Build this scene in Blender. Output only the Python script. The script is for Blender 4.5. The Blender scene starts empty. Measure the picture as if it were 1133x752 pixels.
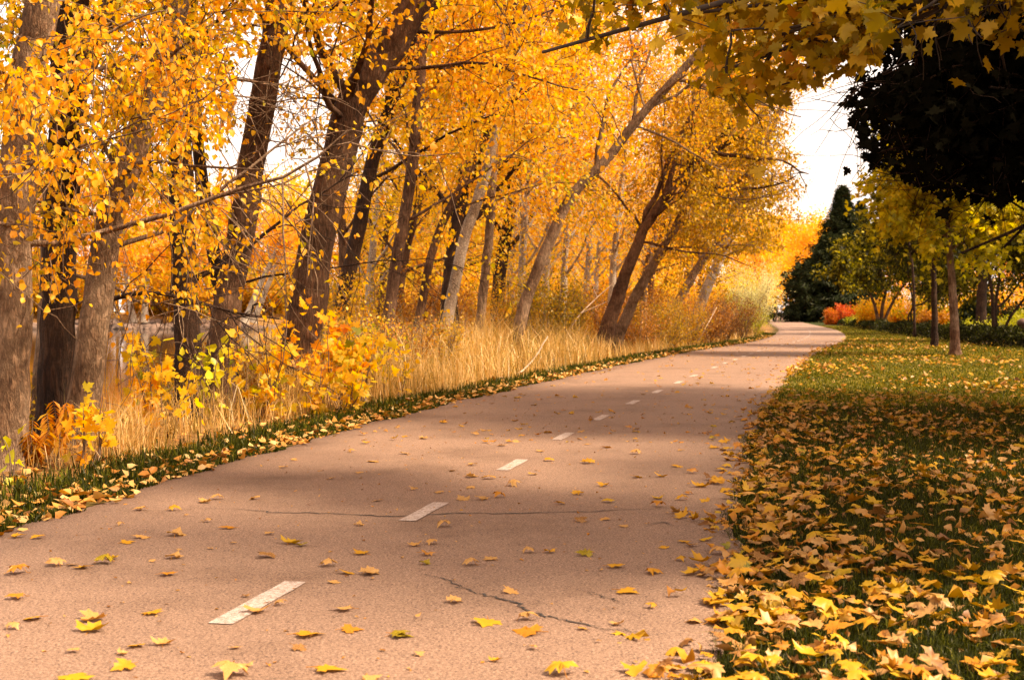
import bpy, math, random
import numpy as np
from mathutils import Vector

R = np.random.default_rng
sc = bpy.context.scene
COL = sc.collection
rad = math.radians

# ------------------------------------------------------------------ camera
W0, H0, F0, CX, CY, CAMH, HOR = 1133.0, 752.0, 1400.0, 566.5, 376.0, 1.22, 345.0
PITCH = math.atan((CY - HOR) / F0)
cam = bpy.data.cameras.new('camera')
cam.lens = F0 / W0 * 36.0
cam.sensor_width = 36
cam.clip_start = 0.05
cam.clip_end = 3000
camo = bpy.data.objects.new('camera', cam)
COL.objects.link(camo)
camo.location = (0, 0, CAMH)
camo.rotation_euler = (math.pi / 2 - PITCH, 0, 0)
cam.dof.use_dof = True
cam.dof.focus_distance = 9.0
cam.dof.aperture_fstop = 5.0
sc.camera = camo


def ray(px, py):
    a, b = (px - CX) / F0, -(py - CY) / F0
    cp, sp = math.cos(PITCH), math.sin(PITCH)
    return np.array([a, cp + b * sp, -sp + b * cp])


def P(px, py, y):
    d = ray(px, py)
    return np.array([0, 0, CAMH]) + d * (y / d[1])


def G(px, py, z=0.0):
    d = ray(px, py)
    return np.array([0, 0, CAMH]) + d * ((z - CAMH) / d[2])


def openings(pos, polys, rng):
    """True for the leaves that stay where the crown is thin (polys: list of (outline seen from the path, thinning))"""
    keep = np.ones(len(pos), bool)
    cp, sp = math.cos(PITCH), math.sin(PITCH)
    yy_, zz_ = pos[:, 1], pos[:, 2] - CAMH
    dep = np.maximum(yy_ * cp - zz_ * sp, .1)
    px = CX + F0 * pos[:, 0] / dep; py = CY - F0 * (yy_ * sp + zz_ * cp) / dep
    for poly, pr in polys:
        q = np.array(poly, float); ins = np.zeros(len(pos), bool); j = len(q) - 1
        for i in range(len(q)):
            c = ((q[i, 1] > py) != (q[j, 1] > py)) & (px < (q[j, 0] - q[i, 0]) * (py - q[i, 1]) / (q[j, 1] - q[i, 1] + 1e-9) + q[i, 0])
            ins ^= c; j = i
        keep &= ~(ins & (rng.uniform(0, 1, len(pos)) < pr))
    return keep


SKYGAP = ([(890, 104), (930, 92), (985, 72), (1010, 195), (1000, 235), (905, 245), (894, 236), (880, 226), (893, 208), (876, 192), (888, 170), (868, 158), (884, 140), (874, 124)], .96)
SKYEDGE = ([(862, 70), (985, 60), (1010, 195), (1000, 240), (872, 246), (848, 232), (866, 214), (842, 196), (860, 176), (838, 160), (856, 138), (846, 112)], .62)
SILVER = ([(806, 282), (885, 275), (890, 352), (806, 335)], .97)
TRUNKS = ([(222, 470), (226, 380), (262, 90), (300, 45), (345, 60), (430, 95), (560, 150), (560, 460)], .86)
SKYLEFT = ([(262, 60), (355, 60), (365, 165), (300, 190), (255, 170)], .75)
PARKGAP = ([(868, 246), (1300, 246), (1300, 430), (890, 430), (862, 352), (868, 300)], .97)
RIVERGAP = ([(60, 345), (240, 345), (240, 500), (60, 500)], .8)

# ------------------------------------------------------------------ path geometry functions
_c = np.array([(-14, -4.9), (-8, -3.6), (0, -1.98), (4.84, -1.12), (7.57, -.53), (9.88, .0), (12.26, .51), (14.48, 1.04),
               (16.6, 1.56), (18.7, 2.1), (27.3, 4.36), (33.6, 6.1), (40.4, 8.05), (46.7, 10.1), (53.2, 12.1), (72.1, 17.0),
               (80.4, 18.9), (120, 26.6), (224, 47), (300, 64), (480, 105), (700, 160)], float)


def _slopes(c):
    d = np.diff(c[:, 1]) / np.diff(c[:, 0])
    m = np.empty(len(c)); m[0], m[-1] = d[0], d[-1]
    h = np.diff(c[:, 0])
    m[1:-1] = (d[:-1] * h[1:] + d[1:] * h[:-1]) / (h[1:] + h[:-1])
    return m


_m = _slopes(_c)


def CEN(y):
    y = np.asarray(y, float)
    i = np.clip(np.searchsorted(_c[:, 0], y) - 1, 0, len(_c) - 2)
    x0, x1 = _c[i, 0], _c[i + 1, 0]
    h = x1 - x0; t = np.clip((y - x0) / h, 0, 1)
    return ((2 * t**3 - 3 * t**2 + 1) * _c[i, 1] + (t**3 - 2 * t**2 + t) * h * _m[i]
            + (-2 * t**3 + 3 * t**2) * _c[i + 1, 1] + (t**3 - t**2) * h * _m[i + 1])


def wob(y, s):
    return .035 * np.sin(y * 1.7 + s) + .03 * np.sin(y * 3.9 + 2 * s) + .018 * np.sin(y * 9.1 + s * 3)


def LE(y):
    y = np.asarray(y, float)
    return CEN(y) - np.interp(y, [0, 5, 10, 16, 27, 36, 48, 72, 700], [1.95, 2.0, 2.3, 2.4, 2.3, 2.1, 1.8, 1.95, 2.1]) + wob(y, 1.)


def RE(y):
    y = np.asarray(y, float)
    return CEN(y) + np.interp(y, [0, 5, 10, 16, 27, 36, 700], [1.95, 1.94, 1.82, 1.8, 1.85, 1.85, 2.0]) + wob(y, 4.)


def sstep(a, b, x):
    t = np.clip((x - a) / (b - a), 0, 1)
    return t * t * (3 - 2 * t)


WATER = -0.45
FARB = 122.0


def bankoff(y):
    return np.interp(y, [-20, 10, 20, 28, 38, 50, 70, 90, 120], [4.6, 4.6, 5.6, 7.4, 10, 14, 24, 32, 44])


def HGT(x, y):
    x = np.asarray(x, float); y = np.asarray(y, float)
    s = LE(y) - x
    u = np.minimum(s - bankoff(y), FARB + 2 * np.sin(x * .13) - y)
    h = -1.35 * sstep(-2.6, 1.6, u)
    rough = sstep(1.2, 3.0, s) * (.06 * np.sin(x * 1.9 + y * .7) + .05 * np.sin(x * .8 - y * 1.3))
    far = sstep(FARB - 3, FARB + 8, y) * sstep(20, 34, s) * .9
    return h + rough + far


# ------------------------------------------------------------------ generic mesh helpers
def tag(o, label=None, cat=None, group=None, kind=None):
    if label: o['label'] = label
    if cat: o['category'] = cat
    if group: o['group'] = group
    if kind: o['kind'] = kind
    return o


def mesh(name, V, F, mat, tint=None, smooth=False):
    """F: list of int arrays (m,k)"""
    me = bpy.data.meshes.new(name)
    V = np.asarray(V, np.float32)
    me.vertices.add(len(V)); me.vertices.foreach_set('co', V.ravel())
    F = [np.asarray(f, np.int32) for f in F if len(f)]
    idx = np.concatenate([f.ravel() for f in F])
    tot = np.concatenate([np.full(len(f), f.shape[1], np.int32) for f in F])
    st = np.concatenate([[0], np.cumsum(tot)[:-1]]).astype(np.int32)
    me.loops.add(len(idx)); me.loops.foreach_set('vertex_index', idx)
    me.polygons.add(len(tot)); me.polygons.foreach_set('loop_start', st)
    me.update(calc_edges=True)
    if smooth: me.polygons.foreach_set('use_smooth', np.ones(len(tot), bool))
    if tint is not None:
        a = me.attributes.new('tint', 'FLOAT', 'POINT'); a.data.foreach_set('value', np.asarray(tint, np.float32))
    me.materials.append(mat)
    me.validate()
    return me


def obj(name, me, parent=None, loc=None):
    o = bpy.data.objects.new(name, me)
    COL.objects.link(o)
    if parent is not None: o.parent = parent
    if loc is not None: o.location = loc
    return o


def empty(name, loc, label, cat, group=None, rz=0.0):
    o = bpy.data.objects.new(name, None)
    o.empty_display_size = .2
    COL.objects.link(o); o.location = loc; o.rotation_euler = (0, 0, rz)
    return tag(o, label, cat, group)


def copy_tree(root, loc, rz, s, label, group=None):
    r = root.copy(); COL.objects.link(r)
    r.location = loc; r.rotation_euler = (0, 0, rz); r.scale = (s, s, s)
    r['label'] = label
    if group: r['group'] = group
    for ch in list(root.children):
        c = ch.copy(); COL.objects.link(c); c.parent = r
        for g in ch.children:
            d = g.copy(); COL.objects.link(d); d.parent = c
    return r


def nrm(a):
    return a / np.maximum(np.linalg.norm(a, axis=-1, keepdims=True), 1e-9)


def tubes(polys, sides, bump=0.0, seed=0, relief=None):
    """polys: list of (pts(n,3), radii(n)) -> V, [F4]"""
    rng = R(seed)
    Vs, Fs, off = [], [], 0
    ang = np.arange(sides) * 2 * math.pi / sides
    ca, sa = np.cos(ang), np.sin(ang)
    for pts, r in polys:
        n = len(pts)
        t = np.gradient(pts, axis=0); t = nrm(t)
        ref = np.array([1., 0, 0]) if abs(t[0, 0]) < .8 else np.array([0, 1., 0])
        u = nrm(np.cross(t, ref)); v = np.cross(t, u)
        rr = np.repeat(np.asarray(r, float)[:, None], sides, 1)
        if bump: rr = rr * (1 + bump * rng.standard_normal((n, sides)) * .5 + bump * rng.standard_normal((1, sides)))
        if relief is not None: rr = rr * (1 + relief)
        ring = pts[:, None, :] + rr[..., None] * (ca[None, :, None] * u[:, None, :] + sa[None, :, None] * v[:, None, :])
        Vs.append(ring.reshape(-1, 3))
        i = np.arange(n - 1)[:, None] * sides; j = np.arange(sides)[None, :]; k = (j + 1) % sides
        Fs.append(np.stack([i + j, i + k, i + sides + k, i + sides + j], -1).reshape(-1, 4) + off)
        off += n * sides
    return np.concatenate(Vs), [np.concatenate(Fs)]


def resample(pts, n):
    pts = np.asarray(pts, float)
    m = len(pts)
    q = np.vstack([2 * pts[0] - pts[1], pts, 2 * pts[-1] - pts[-2]])
    t = np.linspace(0, m - 1 - 1e-6, n); i = t.astype(int); f = (t - i)[:, None]
    a, b, c, d = q[i], q[i + 1], q[i + 2], q[i + 3]
    return .5 * (2 * b + (c - a) * f + (2 * a - 5 * b + 4 * c - d) * f**2 + (3 * b - a - 3 * c + d) * f**3)


# leaf templates: (V(k,3), F(m,3)) unit length along +Y, +Z is the upper face
T_RHOMB = (np.array([(0, 0, 0), (.34, .42, .10), (0, 1, 0), (-.34, .42, .10)]), np.array([(0, 1, 2), (0, 2, 3)]))
T_OVATE = (np.array([(0, 0, 0), (0, .5, -.03), (0, 1, -.14), (.36, .26, .10), (.27, .66, .05), (-.36, .26, .10), (-.27, .66, .05)]),
           np.array([(0, 3, 1), (3, 4, 1), (1, 4, 2), (0, 1, 5), (5, 1, 6), (1, 2, 6)]))
T_LONG = (np.array([(0, 0, 0), (.11, .4, .05), (0, 1, -.12), (-.11, .4, .05)]), np.array([(0, 1, 2), (0, 2, 3)]))
_half = [(.20, -.13), (.25, .05), (.52, .06), (.50, .20), (.66, .42), (.44, .40), (.25, .46), (.34, .66), (.16, .72)]
_out = [(0, .02)] + _half + [(0, 1.02)] + [(-x, y) for x, y in reversed(_half)]
_c0 = np.array([0, .34]); _o = np.array(_out); _k = len(_out)
_in = _c0 + (_o - _c0) * .55
_mv = np.vstack([_c0[None], _in, _o])
_mf = [(0, 1 + i, 1 + (i + 1) % _k) for i in range(_k)]
for i in range(_k):
    j = (i + 1) % _k
    _mf += [(1 + i, 1 + _k + i, 1 + _k + j), (1 + i, 1 + _k + j, 1 + j)]
T_MAPLE2 = (np.c_[_mv, np.zeros(len(_mv))], np.array(_mf))
_mv1 = np.vstack([_c0[None], _o])
T_MAPLE = (np.c_[_mv1, np.zeros(len(_mv1))], np.array([(0, 1 + i, 1 + (i + 1) % _k) for i in range(_k)]))


def place_leaves(tpl, pos, ydir, nor, scale, rng, curl=0.0):
    """vectorised copies of a leaf template"""
    Vt, Ft = tpl
    n, k = len(pos), len(Vt)
    y = nrm(ydir); z = nrm(nor - (nor * y).sum(-1, keepdims=True) * y); x = np.cross(y, z)
    L = np.repeat(Vt[None], n, 0).copy()
    L[:, :, 0] *= rng.uniform(.8, 1.15, (n, 1))
    if curl:
        r2 = Vt[:, 0]**2 + (Vt[:, 1] - .35)**2
        c1 = rng.normal(0, curl, (n, 1)); c2 = rng.normal(0, curl * .7, (n, 1)); c3 = rng.normal(0, curl * .8, (n, 1))
        L[:, :, 2] += c1 * r2[None] + c2 * np.abs(Vt[None, :, 0]) + c3 * (Vt[None, :, 0] * (Vt[None, :, 1] - .3)) * 1.5
        L[:, :, 2] += rng.normal(0, curl * .10, (n, k))
    L *= np.asarray(scale).reshape(-1, 1, 1)
    V = pos[:, None, :] + L[..., :1] * x[:, None] + L[..., 1:2] * y[:, None] + L[..., 2:] * z[:, None]
    F = (Ft[None] + (np.arange(n) * k)[:, None, None]).reshape(-1, 3)
    return V.reshape(-1, 3), F, k


# ------------------------------------------------------------------ materials
def newmat(name):
    m = bpy.data.materials.new(name); m.use_nodes = True
    nt = m.node_tree; nt.nodes.clear()
    out = nt.nodes.new('ShaderNodeOutputMaterial')
    return m, nt, out


def N(nt, t, **kw):
    n = nt.nodes.new(t)
    for k, v in kw.items():
        if k in n.inputs: n.inputs[k].default_value = v
        else: setattr(n, k, v)
    return n


def ramp(nt, stops):
    n = nt.nodes.new('ShaderNodeValToRGB')
    e = n.color_ramp.elements
    while len(e) < len(stops): e.new(.5)
    for el, (p, c) in zip(e, stops):
        el.position = p; el.color = (*c, 1)
    return n


def leaf_mat(name, stops, trans=.5, gloss=.02, nscale=.35, namt=.35, tcol=1.4):
    """leaf: colour from the leaf's own tint plus a slow variation from branch to branch; light passes through"""
    m, nt, out = newmat(name); L = nt.links.new
    at = N(nt, 'ShaderNodeAttribute', attribute_name='tint')
    tc = N(nt, 'ShaderNodeTexCoord')
    no = N(nt, 'ShaderNodeTexNoise', Scale=nscale, Detail=2.0)
    L(tc.outputs['Object'], no.inputs['Vector'])
    ma = N(nt, 'ShaderNodeMath', operation='MULTIPLY_ADD')
    ma.inputs[1].default_value = namt * 2
    ma.inputs[2].default_value = -namt
    L(no.outputs['Fac'], ma.inputs[0])
    ad = N(nt, 'ShaderNodeMath', operation='ADD', use_clamp=True)
    L(at.outputs['Fac'], ad.inputs[0]); L(ma.outputs[0], ad.inputs[1])
    cr = ramp(nt, stops); L(ad.outputs[0], cr.inputs[0])
    df = N(nt, 'ShaderNodeBsdfDiffuse'); L(cr.outputs[0], df.inputs['Color'])
    tr = N(nt, 'ShaderNodeBsdfTranslucent')
    hs = N(nt, 'ShaderNodeHueSaturation', Saturation=1.1, Value=tcol); L(cr.outputs[0], hs.inputs['Color']); L(hs.outputs[0], tr.inputs['Color'])
    mx = N(nt, 'ShaderNodeMixShader', Fac=trans); L(df.outputs[0], mx.inputs[1]); L(tr.outputs[0], mx.inputs[2])
    gl = N(nt, 'ShaderNodeBsdfGlossy', Roughness=.45); gl.inputs['Color'].default_value = (.9, .8, .68, 1)
    m2 = N(nt, 'ShaderNodeMixShader', Fac=gloss); L(mx.outputs[0], m2.inputs[1]); L(gl.outputs[0], m2.inputs[2])
    L(m2.outputs[0], out.inputs['Surface'])
    return m


def bark_mat(name, c1, c2, c3, vs=3.0, bump=.5):
    """furrowed bark: long vertical plates, dark furrows, pale patches"""
    m, nt, out = newmat(name); L = nt.links.new
    tc = N(nt, 'ShaderNodeTexCoord'); mp = N(nt, 'ShaderNodeMapping'); mp.inputs['Scale'].default_value = (9, 9, vs * .75)
    L(tc.outputs['Object'], mp.inputs['Vector'])
    a = N(nt, 'ShaderNodeTexNoise', Scale=3.0, Detail=6.0, Roughness=.65, Distortion=.6); L(mp.outputs[0], a.inputs['Vector'])
    wv = N(nt, 'ShaderNodeTexNoise', Scale=2.2, Detail=4.0, Roughness=.7); L(mp.outputs[0], wv.inputs['Vector'])
    wa = N(nt, 'ShaderNodeMix', data_type='RGBA', blend_type='LINEAR_LIGHT'); wa.inputs[0].default_value = .55
    L(mp.outputs[0], wa.inputs[6]); L(wv.outputs['Color'], wa.inputs[7])
    v = N(nt, 'ShaderNodeTexVoronoi', feature='DISTANCE_TO_EDGE', Scale=2.3); L(wa.outputs[2], v.inputs['Vector'])
    vr = ramp(nt, [(0.0, (.25, .25, .25)), (.30, (1, 1, 1))]); L(v.outputs['Distance'], vr.inputs[0])
    b = N(nt, 'ShaderNodeTexNoise', Scale=1.9, Detail=5.0, Roughness=.65); L(tc.outputs['Object'], b.inputs['Vector'])
    r1 = ramp(nt, [(.32, c1), (.62, c2)]); L(a.outputs['Fac'], r1.inputs[0])
    r2 = ramp(nt, [(.44, (0, 0, 0)), (.60, (.9, .9, .9))]); L(b.outputs['Fac'], r2.inputs[0])
    mx = N(nt, 'ShaderNodeMix', data_type='RGBA'); L(r2.outputs[0], mx.inputs[0]); L(r1.outputs[0], mx.inputs[6]); mx.inputs[7].default_value = (*c3, 1)
    m3 = N(nt, 'ShaderNodeMix', data_type='RGBA', blend_type='MULTIPLY'); m3.inputs[0].default_value = .7
    L(mx.outputs[2], m3.inputs[6]); L(vr.outputs[0], m3.inputs[7])
    p = N(nt, 'ShaderNodeBsdfPrincipled', Roughness=.9); L(m3.outputs[2], p.inputs['Base Color'])
    p.inputs['Specular IOR Level'].default_value = .2
    ml = N(nt, 'ShaderNodeMath', operation='MULTIPLY'); L(a.outputs['Fac'], ml.inputs[0]); L(vr.outputs[0], ml.inputs[1])
    bp = N(nt, 'ShaderNodeBump', Strength=bump, Distance=.05); L(ml.outputs[0], bp.inputs['Height']); L(bp.outputs[0], p.inputs['Normal'])
    L(p.outputs[0], out.inputs['Surface'])
    return m


def plain_mat(name, c1, c2, scale=6.0, rough=.85, bump=.3):
    m, nt, out = newmat(name); L = nt.links.new
    tc = N(nt, 'ShaderNodeTexCoord')
    a = N(nt, 'ShaderNodeTexNoise', Scale=scale, Detail=6.0, Roughness=.6); L(tc.outputs['Object'], a.inputs['Vector'])
    r = ramp(nt, [(.35, c1), (.65, c2)]); L(a.outputs['Fac'], r.inputs[0])
    p = N(nt, 'ShaderNodeBsdfPrincipled', Roughness=rough); L(r.outputs[0], p.inputs['Base Color'])
    bp = N(nt, 'ShaderNodeBump', Strength=bump, Distance=.05); L(a.outputs['Fac'], bp.inputs['Height']); L(bp.outputs[0], p.inputs['Normal'])
    L(p.outputs[0], out.inputs['Surface'])
    return m


GOLD = [(0.0, (.12, .13, .008)), (.2, (.42, .32, .012)), (.45, (.75, .385, .012)), (.7, (.74, .30, .010)), (1.0, (.58, .18, .009))]
M = {}
M['gold'] = leaf_mat('golden_leaf', GOLD)
M['orange'] = leaf_mat('orange_leaf', [(0, (.45, .30, .014)), (.4, (.76, .42, .014)), (.75, (.75, .30, .010)), (1, (.52, .14, .008))])
M['yellow'] = leaf_mat('yellow_leaf', [(0, (.18, .19, .010)), (.3, (.55, .40, .014)), (.6, (.76, .43, .014)), (1, (.74, .33, .011))])
M['olive'] = leaf_mat('olive_leaf', [(0, (.08, .075, .009)), (.4, (.28, .18, .015)), (.7, (.50, .28, .016)), (1, (.56, .24, .012))])
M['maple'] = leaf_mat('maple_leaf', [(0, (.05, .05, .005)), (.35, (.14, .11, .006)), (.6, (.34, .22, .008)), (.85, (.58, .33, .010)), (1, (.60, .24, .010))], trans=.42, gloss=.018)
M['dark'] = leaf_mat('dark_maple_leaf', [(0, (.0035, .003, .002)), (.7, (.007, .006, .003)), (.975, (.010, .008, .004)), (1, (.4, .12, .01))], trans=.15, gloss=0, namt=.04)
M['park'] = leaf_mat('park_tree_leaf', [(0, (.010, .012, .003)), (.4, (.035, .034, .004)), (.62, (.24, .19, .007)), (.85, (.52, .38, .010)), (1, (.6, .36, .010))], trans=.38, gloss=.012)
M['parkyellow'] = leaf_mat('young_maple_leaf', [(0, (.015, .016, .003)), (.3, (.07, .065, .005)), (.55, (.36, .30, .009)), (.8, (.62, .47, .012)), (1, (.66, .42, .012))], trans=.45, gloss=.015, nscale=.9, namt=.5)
M['rust'] = leaf_mat('rust_shrub_leaf', [(0, (.09, .04, .012)), (.4, (.26, .10, .016)), (.7, (.38, .15, .018)), (1, (.5, .22, .018))], trans=.35, gloss=.02)
M['red'] = leaf_mat('red_shrub_leaf', [(0, (.45, .16, .012)), (.5, (.50, .075, .012)), (1, (.42, .035, .010))], trans=.35, gloss=.02)
M['silver'] = leaf_mat('silver_leaf', [(0, (.50, .46, .16)), (.5, (.70, .64, .30)), (1, (.80, .72, .42))], trans=.35)
M['lime'] = leaf_mat('lime_shrub_leaf', [(0, (.20, .21, .010)), (.5, (.48, .42, .012)), (1, (.62, .47, .012))], trans=.4, gloss=.03)
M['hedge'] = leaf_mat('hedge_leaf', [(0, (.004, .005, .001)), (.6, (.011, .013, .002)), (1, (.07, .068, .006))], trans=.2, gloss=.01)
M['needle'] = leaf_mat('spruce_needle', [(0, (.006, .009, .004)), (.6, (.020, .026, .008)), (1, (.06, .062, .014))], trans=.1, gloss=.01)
M['sumac'] = leaf_mat('sumac_leaf', [(0, (.50, .30, .016)), (.5, (.54, .21, .014)), (1, (.36, .09, .010))], trans=.4, gloss=.03)
M['fallen'] = leaf_mat('fallen_leaf', [(0, (.15, .13, .006)), (.16, (.42, .25, .010)), (.42, (.45, .215, .011)), (.62, (.40, .145, .011)), (.8, (.48, .26, .08)), (1, (.16, .06, .014))],
                       trans=.18, gloss=.035, nscale=22.0, namt=.22, tcol=1.1)
M['litter'] = leaf_mat('litter_leaf', [(0, (.55, .36, .14)), (.4, (.55, .26, .05)), (.7, (.36, .14, .025)), (1, (.14, .06, .02))], trans=.15, gloss=.03, nscale=8, namt=.1)
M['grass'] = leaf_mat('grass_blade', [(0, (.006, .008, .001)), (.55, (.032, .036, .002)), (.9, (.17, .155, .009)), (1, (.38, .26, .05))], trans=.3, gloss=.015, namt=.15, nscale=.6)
M['dry'] = leaf_mat('dry_grass_blade', [(0, (.12, .10, .012)), (.3, (.42, .24, .05)), (.6, (.68, .42, .13)), (.85, (.76, .52, .22)), (1, (.50, .22, .035))], trans=.3, gloss=.05, namt=.22, nscale=1.3)
M['bark_pale'] = bark_mat('pale_bark', (.080, .038, .018), (.28, .155, .080), (.44, .28, .165), 3.0, .8)
M['bark_mid'] = bark_mat('brown_bark', (.032, .014, .007), (.15, .068, .032), (.25, .13, .068), 2.0, .8)
M['bark_dark'] = bark_mat('dark_bark', (.011, .005, .003), (.055, .024, .012), (.09, .044, .022), 2.0, .8)
M['bark_birch'] = bark_mat('white_bark', (.20, .12, .07), (.55, .42, .29), (.70, .56, .42), 9.0, .4)
M['bark_red'] = bark_mat('reddish_bark', (.055, .022, .011), (.22, .10, .05), (.42, .25, .15), 1.2, .8)
M['twig'] = plain_mat('twig_bark', (.08, .04, .022), (.22, .13, .07), 9.0)
M['twig_dark'] = plain_mat('dark_twig_bark', (.02, .012, .008), (.06, .035, .02), 9.0)

# asphalt
m, nt, out = newmat('asphalt'); L = nt.links.new
tc = N(nt, 'ShaderNodeTexCoord')
n1 = N(nt, 'ShaderNodeTexNoise', Scale=95.0, Detail=4.0, Roughness=.75); L(tc.outputs['Object'], n1.inputs['Vector'])
n2 = N(nt, 'ShaderNodeTexNoise', Scale=.8, Detail=9.0, Roughness=.68); L(tc.outputs['Object'], n2.inputs['Vector'])
vo = N(nt, 'ShaderNodeTexVoronoi', Scale=115.0); L(tc.outputs['Object'], vo.inputs['Vector'])
r1 = ramp(nt, [(.33, (.060, .030, .018)), (.50, (.200, .118, .076)), (.68, (.37, .235, .16))]); L(n1.outputs['Fac'], r1.inputs[0])
r2 = ramp(nt, [(.32, (.68, .64, .60)), (.48, (.98, .97, .96)), (.7, (1.10, 1.09, 1.08))]); L(n2.outputs['Fac'], r2.inputs[0])
mu = N(nt, 'ShaderNodeMix', data_type='RGBA', blend_type='MULTIPLY'); mu.inputs[0].default_value = 1
L(r1.outputs[0], mu.inputs[6]); L(r2.outputs[0], mu.inputs[7])
vr = ramp(nt, [(0, (.35, .3, .27)), (.35, (1, 1, 1)), (1, (1.12, 1.1, 1.08))]); L(vo.outputs['Color'], vr.inputs[0])
mu2 = N(nt, 'ShaderNodeMix', data_type='RGBA', blend_type='MULTIPLY'); mu2.inputs[0].default_value = .9
L(mu.outputs[2], mu2.inputs[6]); L(vr.outputs[0], mu2.inputs[7])
p = N(nt, 'ShaderNodeBsdfPrincipled', Roughness=.82); L(mu2.outputs[2], p.inputs['Base Color']); p.inputs['Specular IOR Level'].default_value = .3
bp = N(nt, 'ShaderNodeBump', Strength=.55, Distance=.008); L(n1.outputs['Fac'], bp.inputs['Height']); L(bp.outputs[0], p.inputs['Normal'])
L(p.outputs[0], out.inputs['Surface']); M['asphalt'] = m

# worn paint
m, nt, out = newmat('worn_paint'); L = nt.links.new
tc = N(nt, 'ShaderNodeTexCoord')
n1 = N(nt, 'ShaderNodeTexNoise', Scale=60.0, Detail=6.0, Roughness=.8); L(tc.outputs['Object'], n1.inputs['Vector'])
r1 = ramp(nt, [(.43, (.20, .125, .085)), (.52, (.40, .31, .26)), (.7, (.52, .42, .36))]); L(n1.outputs['Fac'], r1.inputs[0])
p = N(nt, 'ShaderNodeBsdfPrincipled', Roughness=.7); L(r1.outputs[0], p.inputs['Base Color']); L(p.outputs[0], out.inputs['Surface']); M['paint'] = m
M['crack'] = plain_mat('crack_dark', (.012, .008, .006), (.05, .032, .024), 30.0)

# ground: lawn / leaf-littered soil, chosen by a vertex attribute of the terrain
m, nt, out = newmat('ground_soil_and_lawn'); L = nt.links.new
tc = N(nt, 'ShaderNodeTexCoord'); at = N(nt, 'ShaderNodeAttribute', attribute_name='tint')
n1 = N(nt, 'ShaderNodeTexNoise', Scale=9.0, Detail=7.0, Roughness=.7); L(tc.outputs['Object'], n1.inputs['Vector'])
n2 = N(nt, 'ShaderNodeTexNoise', Scale=.5, Detail=4.0); L(tc.outputs['Object'], n2.inputs['Vector'])
soil = ramp(nt, [(.3, (.045, .025, .012)), (.5, (.20, .10, .03)), (.7, (.42, .22, .06))]); L(n1.outputs['Fac'], soil.inputs[0])
lawn = ramp(nt, [(.3, (.006, .008, .0015)), (.55, (.030, .034, .004)), (.75, (.08, .076, .008))]); L(n1.outputs['Fac'], lawn.inputs[0])
n3 = N(nt, 'ShaderNodeMath', operation='MULTIPLY_ADD'); L(n2.outputs['Fac'], n3.inputs[0]); n3.inputs[1].default_value = .6; n3.inputs[2].default_value = -.3
n4 = N(nt, 'ShaderNodeMath', operation='ADD', use_clamp=True); L(at.outputs['Fac'], n4.inputs[0]); L(n3.outputs[0], n4.inputs[1])
rr = ramp(nt, [(.4, (0, 0, 0)), (.6, (1, 1, 1))]); L(n4.outputs[0], rr.inputs[0])
mx = N(nt, 'ShaderNodeMix', data_type='RGBA'); L(rr.outputs[0], mx.inputs[0]); L(soil.outputs[0], mx.inputs[6]); L(lawn.outputs[0], mx.inputs[7])
p = N(nt, 'ShaderNodeBsdfPrincipled', Roughness=.95); L(mx.outputs[2], p.inputs['Base Color']); p.inputs['Specular IOR Level'].default_value = .1
bp = N(nt, 'ShaderNodeBump', Strength=.8, Distance=.05); L(n1.outputs['Fac'], bp.inputs['Height']); L(bp.outputs[0], p.inputs['Normal'])
L(p.outputs[0], out.inputs['Surface']); M['ground'] = m

# water
m, nt, out = newmat('river_water'); L = nt.links.new
tc = N(nt, 'ShaderNodeTexCoord')
n1 = N(nt, 'ShaderNodeTexNoise', Scale=1.3, Detail=3.0); L(tc.outputs['Object'], n1.inputs['Vector'])
p = N(nt, 'ShaderNodeBsdfPrincipled', Roughness=.06); p.inputs['Base Color'].default_value = (.03, .02, .012, 1); p.inputs['IOR'].default_value = 1.33
bp = N(nt, 'ShaderNodeBump', Strength=.05, Distance=.05); L(n1.outputs['Fac'], bp.inputs['Height']); L(bp.outputs[0], p.inputs['Normal'])
L(p.outputs[0], out.inputs['Surface']); M['water'] = m
M['rock'] = plain_mat('bank_rock', (.05, .03, .02), (.20, .12, .08), 1.2)
M['deadwood'] = plain_mat('dead_wood', (.22, .14, .085), (.46, .32, .21), 7.0)
M['concrete'] = plain_mat('pale_concrete', (.55, .46, .40), (.72, .62, .55), 3.0)
M['brownmetal'] = plain_mat('brown_metal', (.05, .02, .014), (.11, .05, .03), 5.0, .5, .05)

# ------------------------------------------------------------------ light and sky
SUN_AZ, SUN_EL = rad(104), rad(49)
sd = bpy.data.lights.new('sun', 'SUN'); sd.energy = 4.9; sd.angle = rad(10.0); sd.color = (1.0, .83, .62)
so = bpy.data.objects.new('sun', sd); COL.objects.link(so)
sv = Vector((math.sin(SUN_AZ) * math.cos(SUN_EL), math.cos(SUN_AZ) * math.cos(SUN_EL), math.sin(SUN_EL)))
so.rotation_euler = sv.to_track_quat('Z', 'Y').to_euler(); so.location = sv * 60
w = bpy.data.worlds.new('World'); sc.world = w; w.use_nodes = True
nt = w.node_tree; nt.nodes.clear(); L = nt.links.new
wo = N(nt, 'ShaderNodeOutputWorld'); bg = N(nt, 'ShaderNodeBackground', Strength=.09)
sky = N(nt, 'ShaderNodeTexSky', sky_type='NISHITA', sun_disc=False); sky.sun_elevation = SUN_EL; sky.sun_rotation = SUN_AZ
sky.dust_density = 4.0; sky.air_density = 1.5
tc = N(nt, 'ShaderNodeTexCoord'); cn = N(nt, 'ShaderNodeTexNoise', Scale=2.6, Detail=6.0, Roughness=.55); L(tc.outputs['Generated'], cn.inputs['Vector'])
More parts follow.
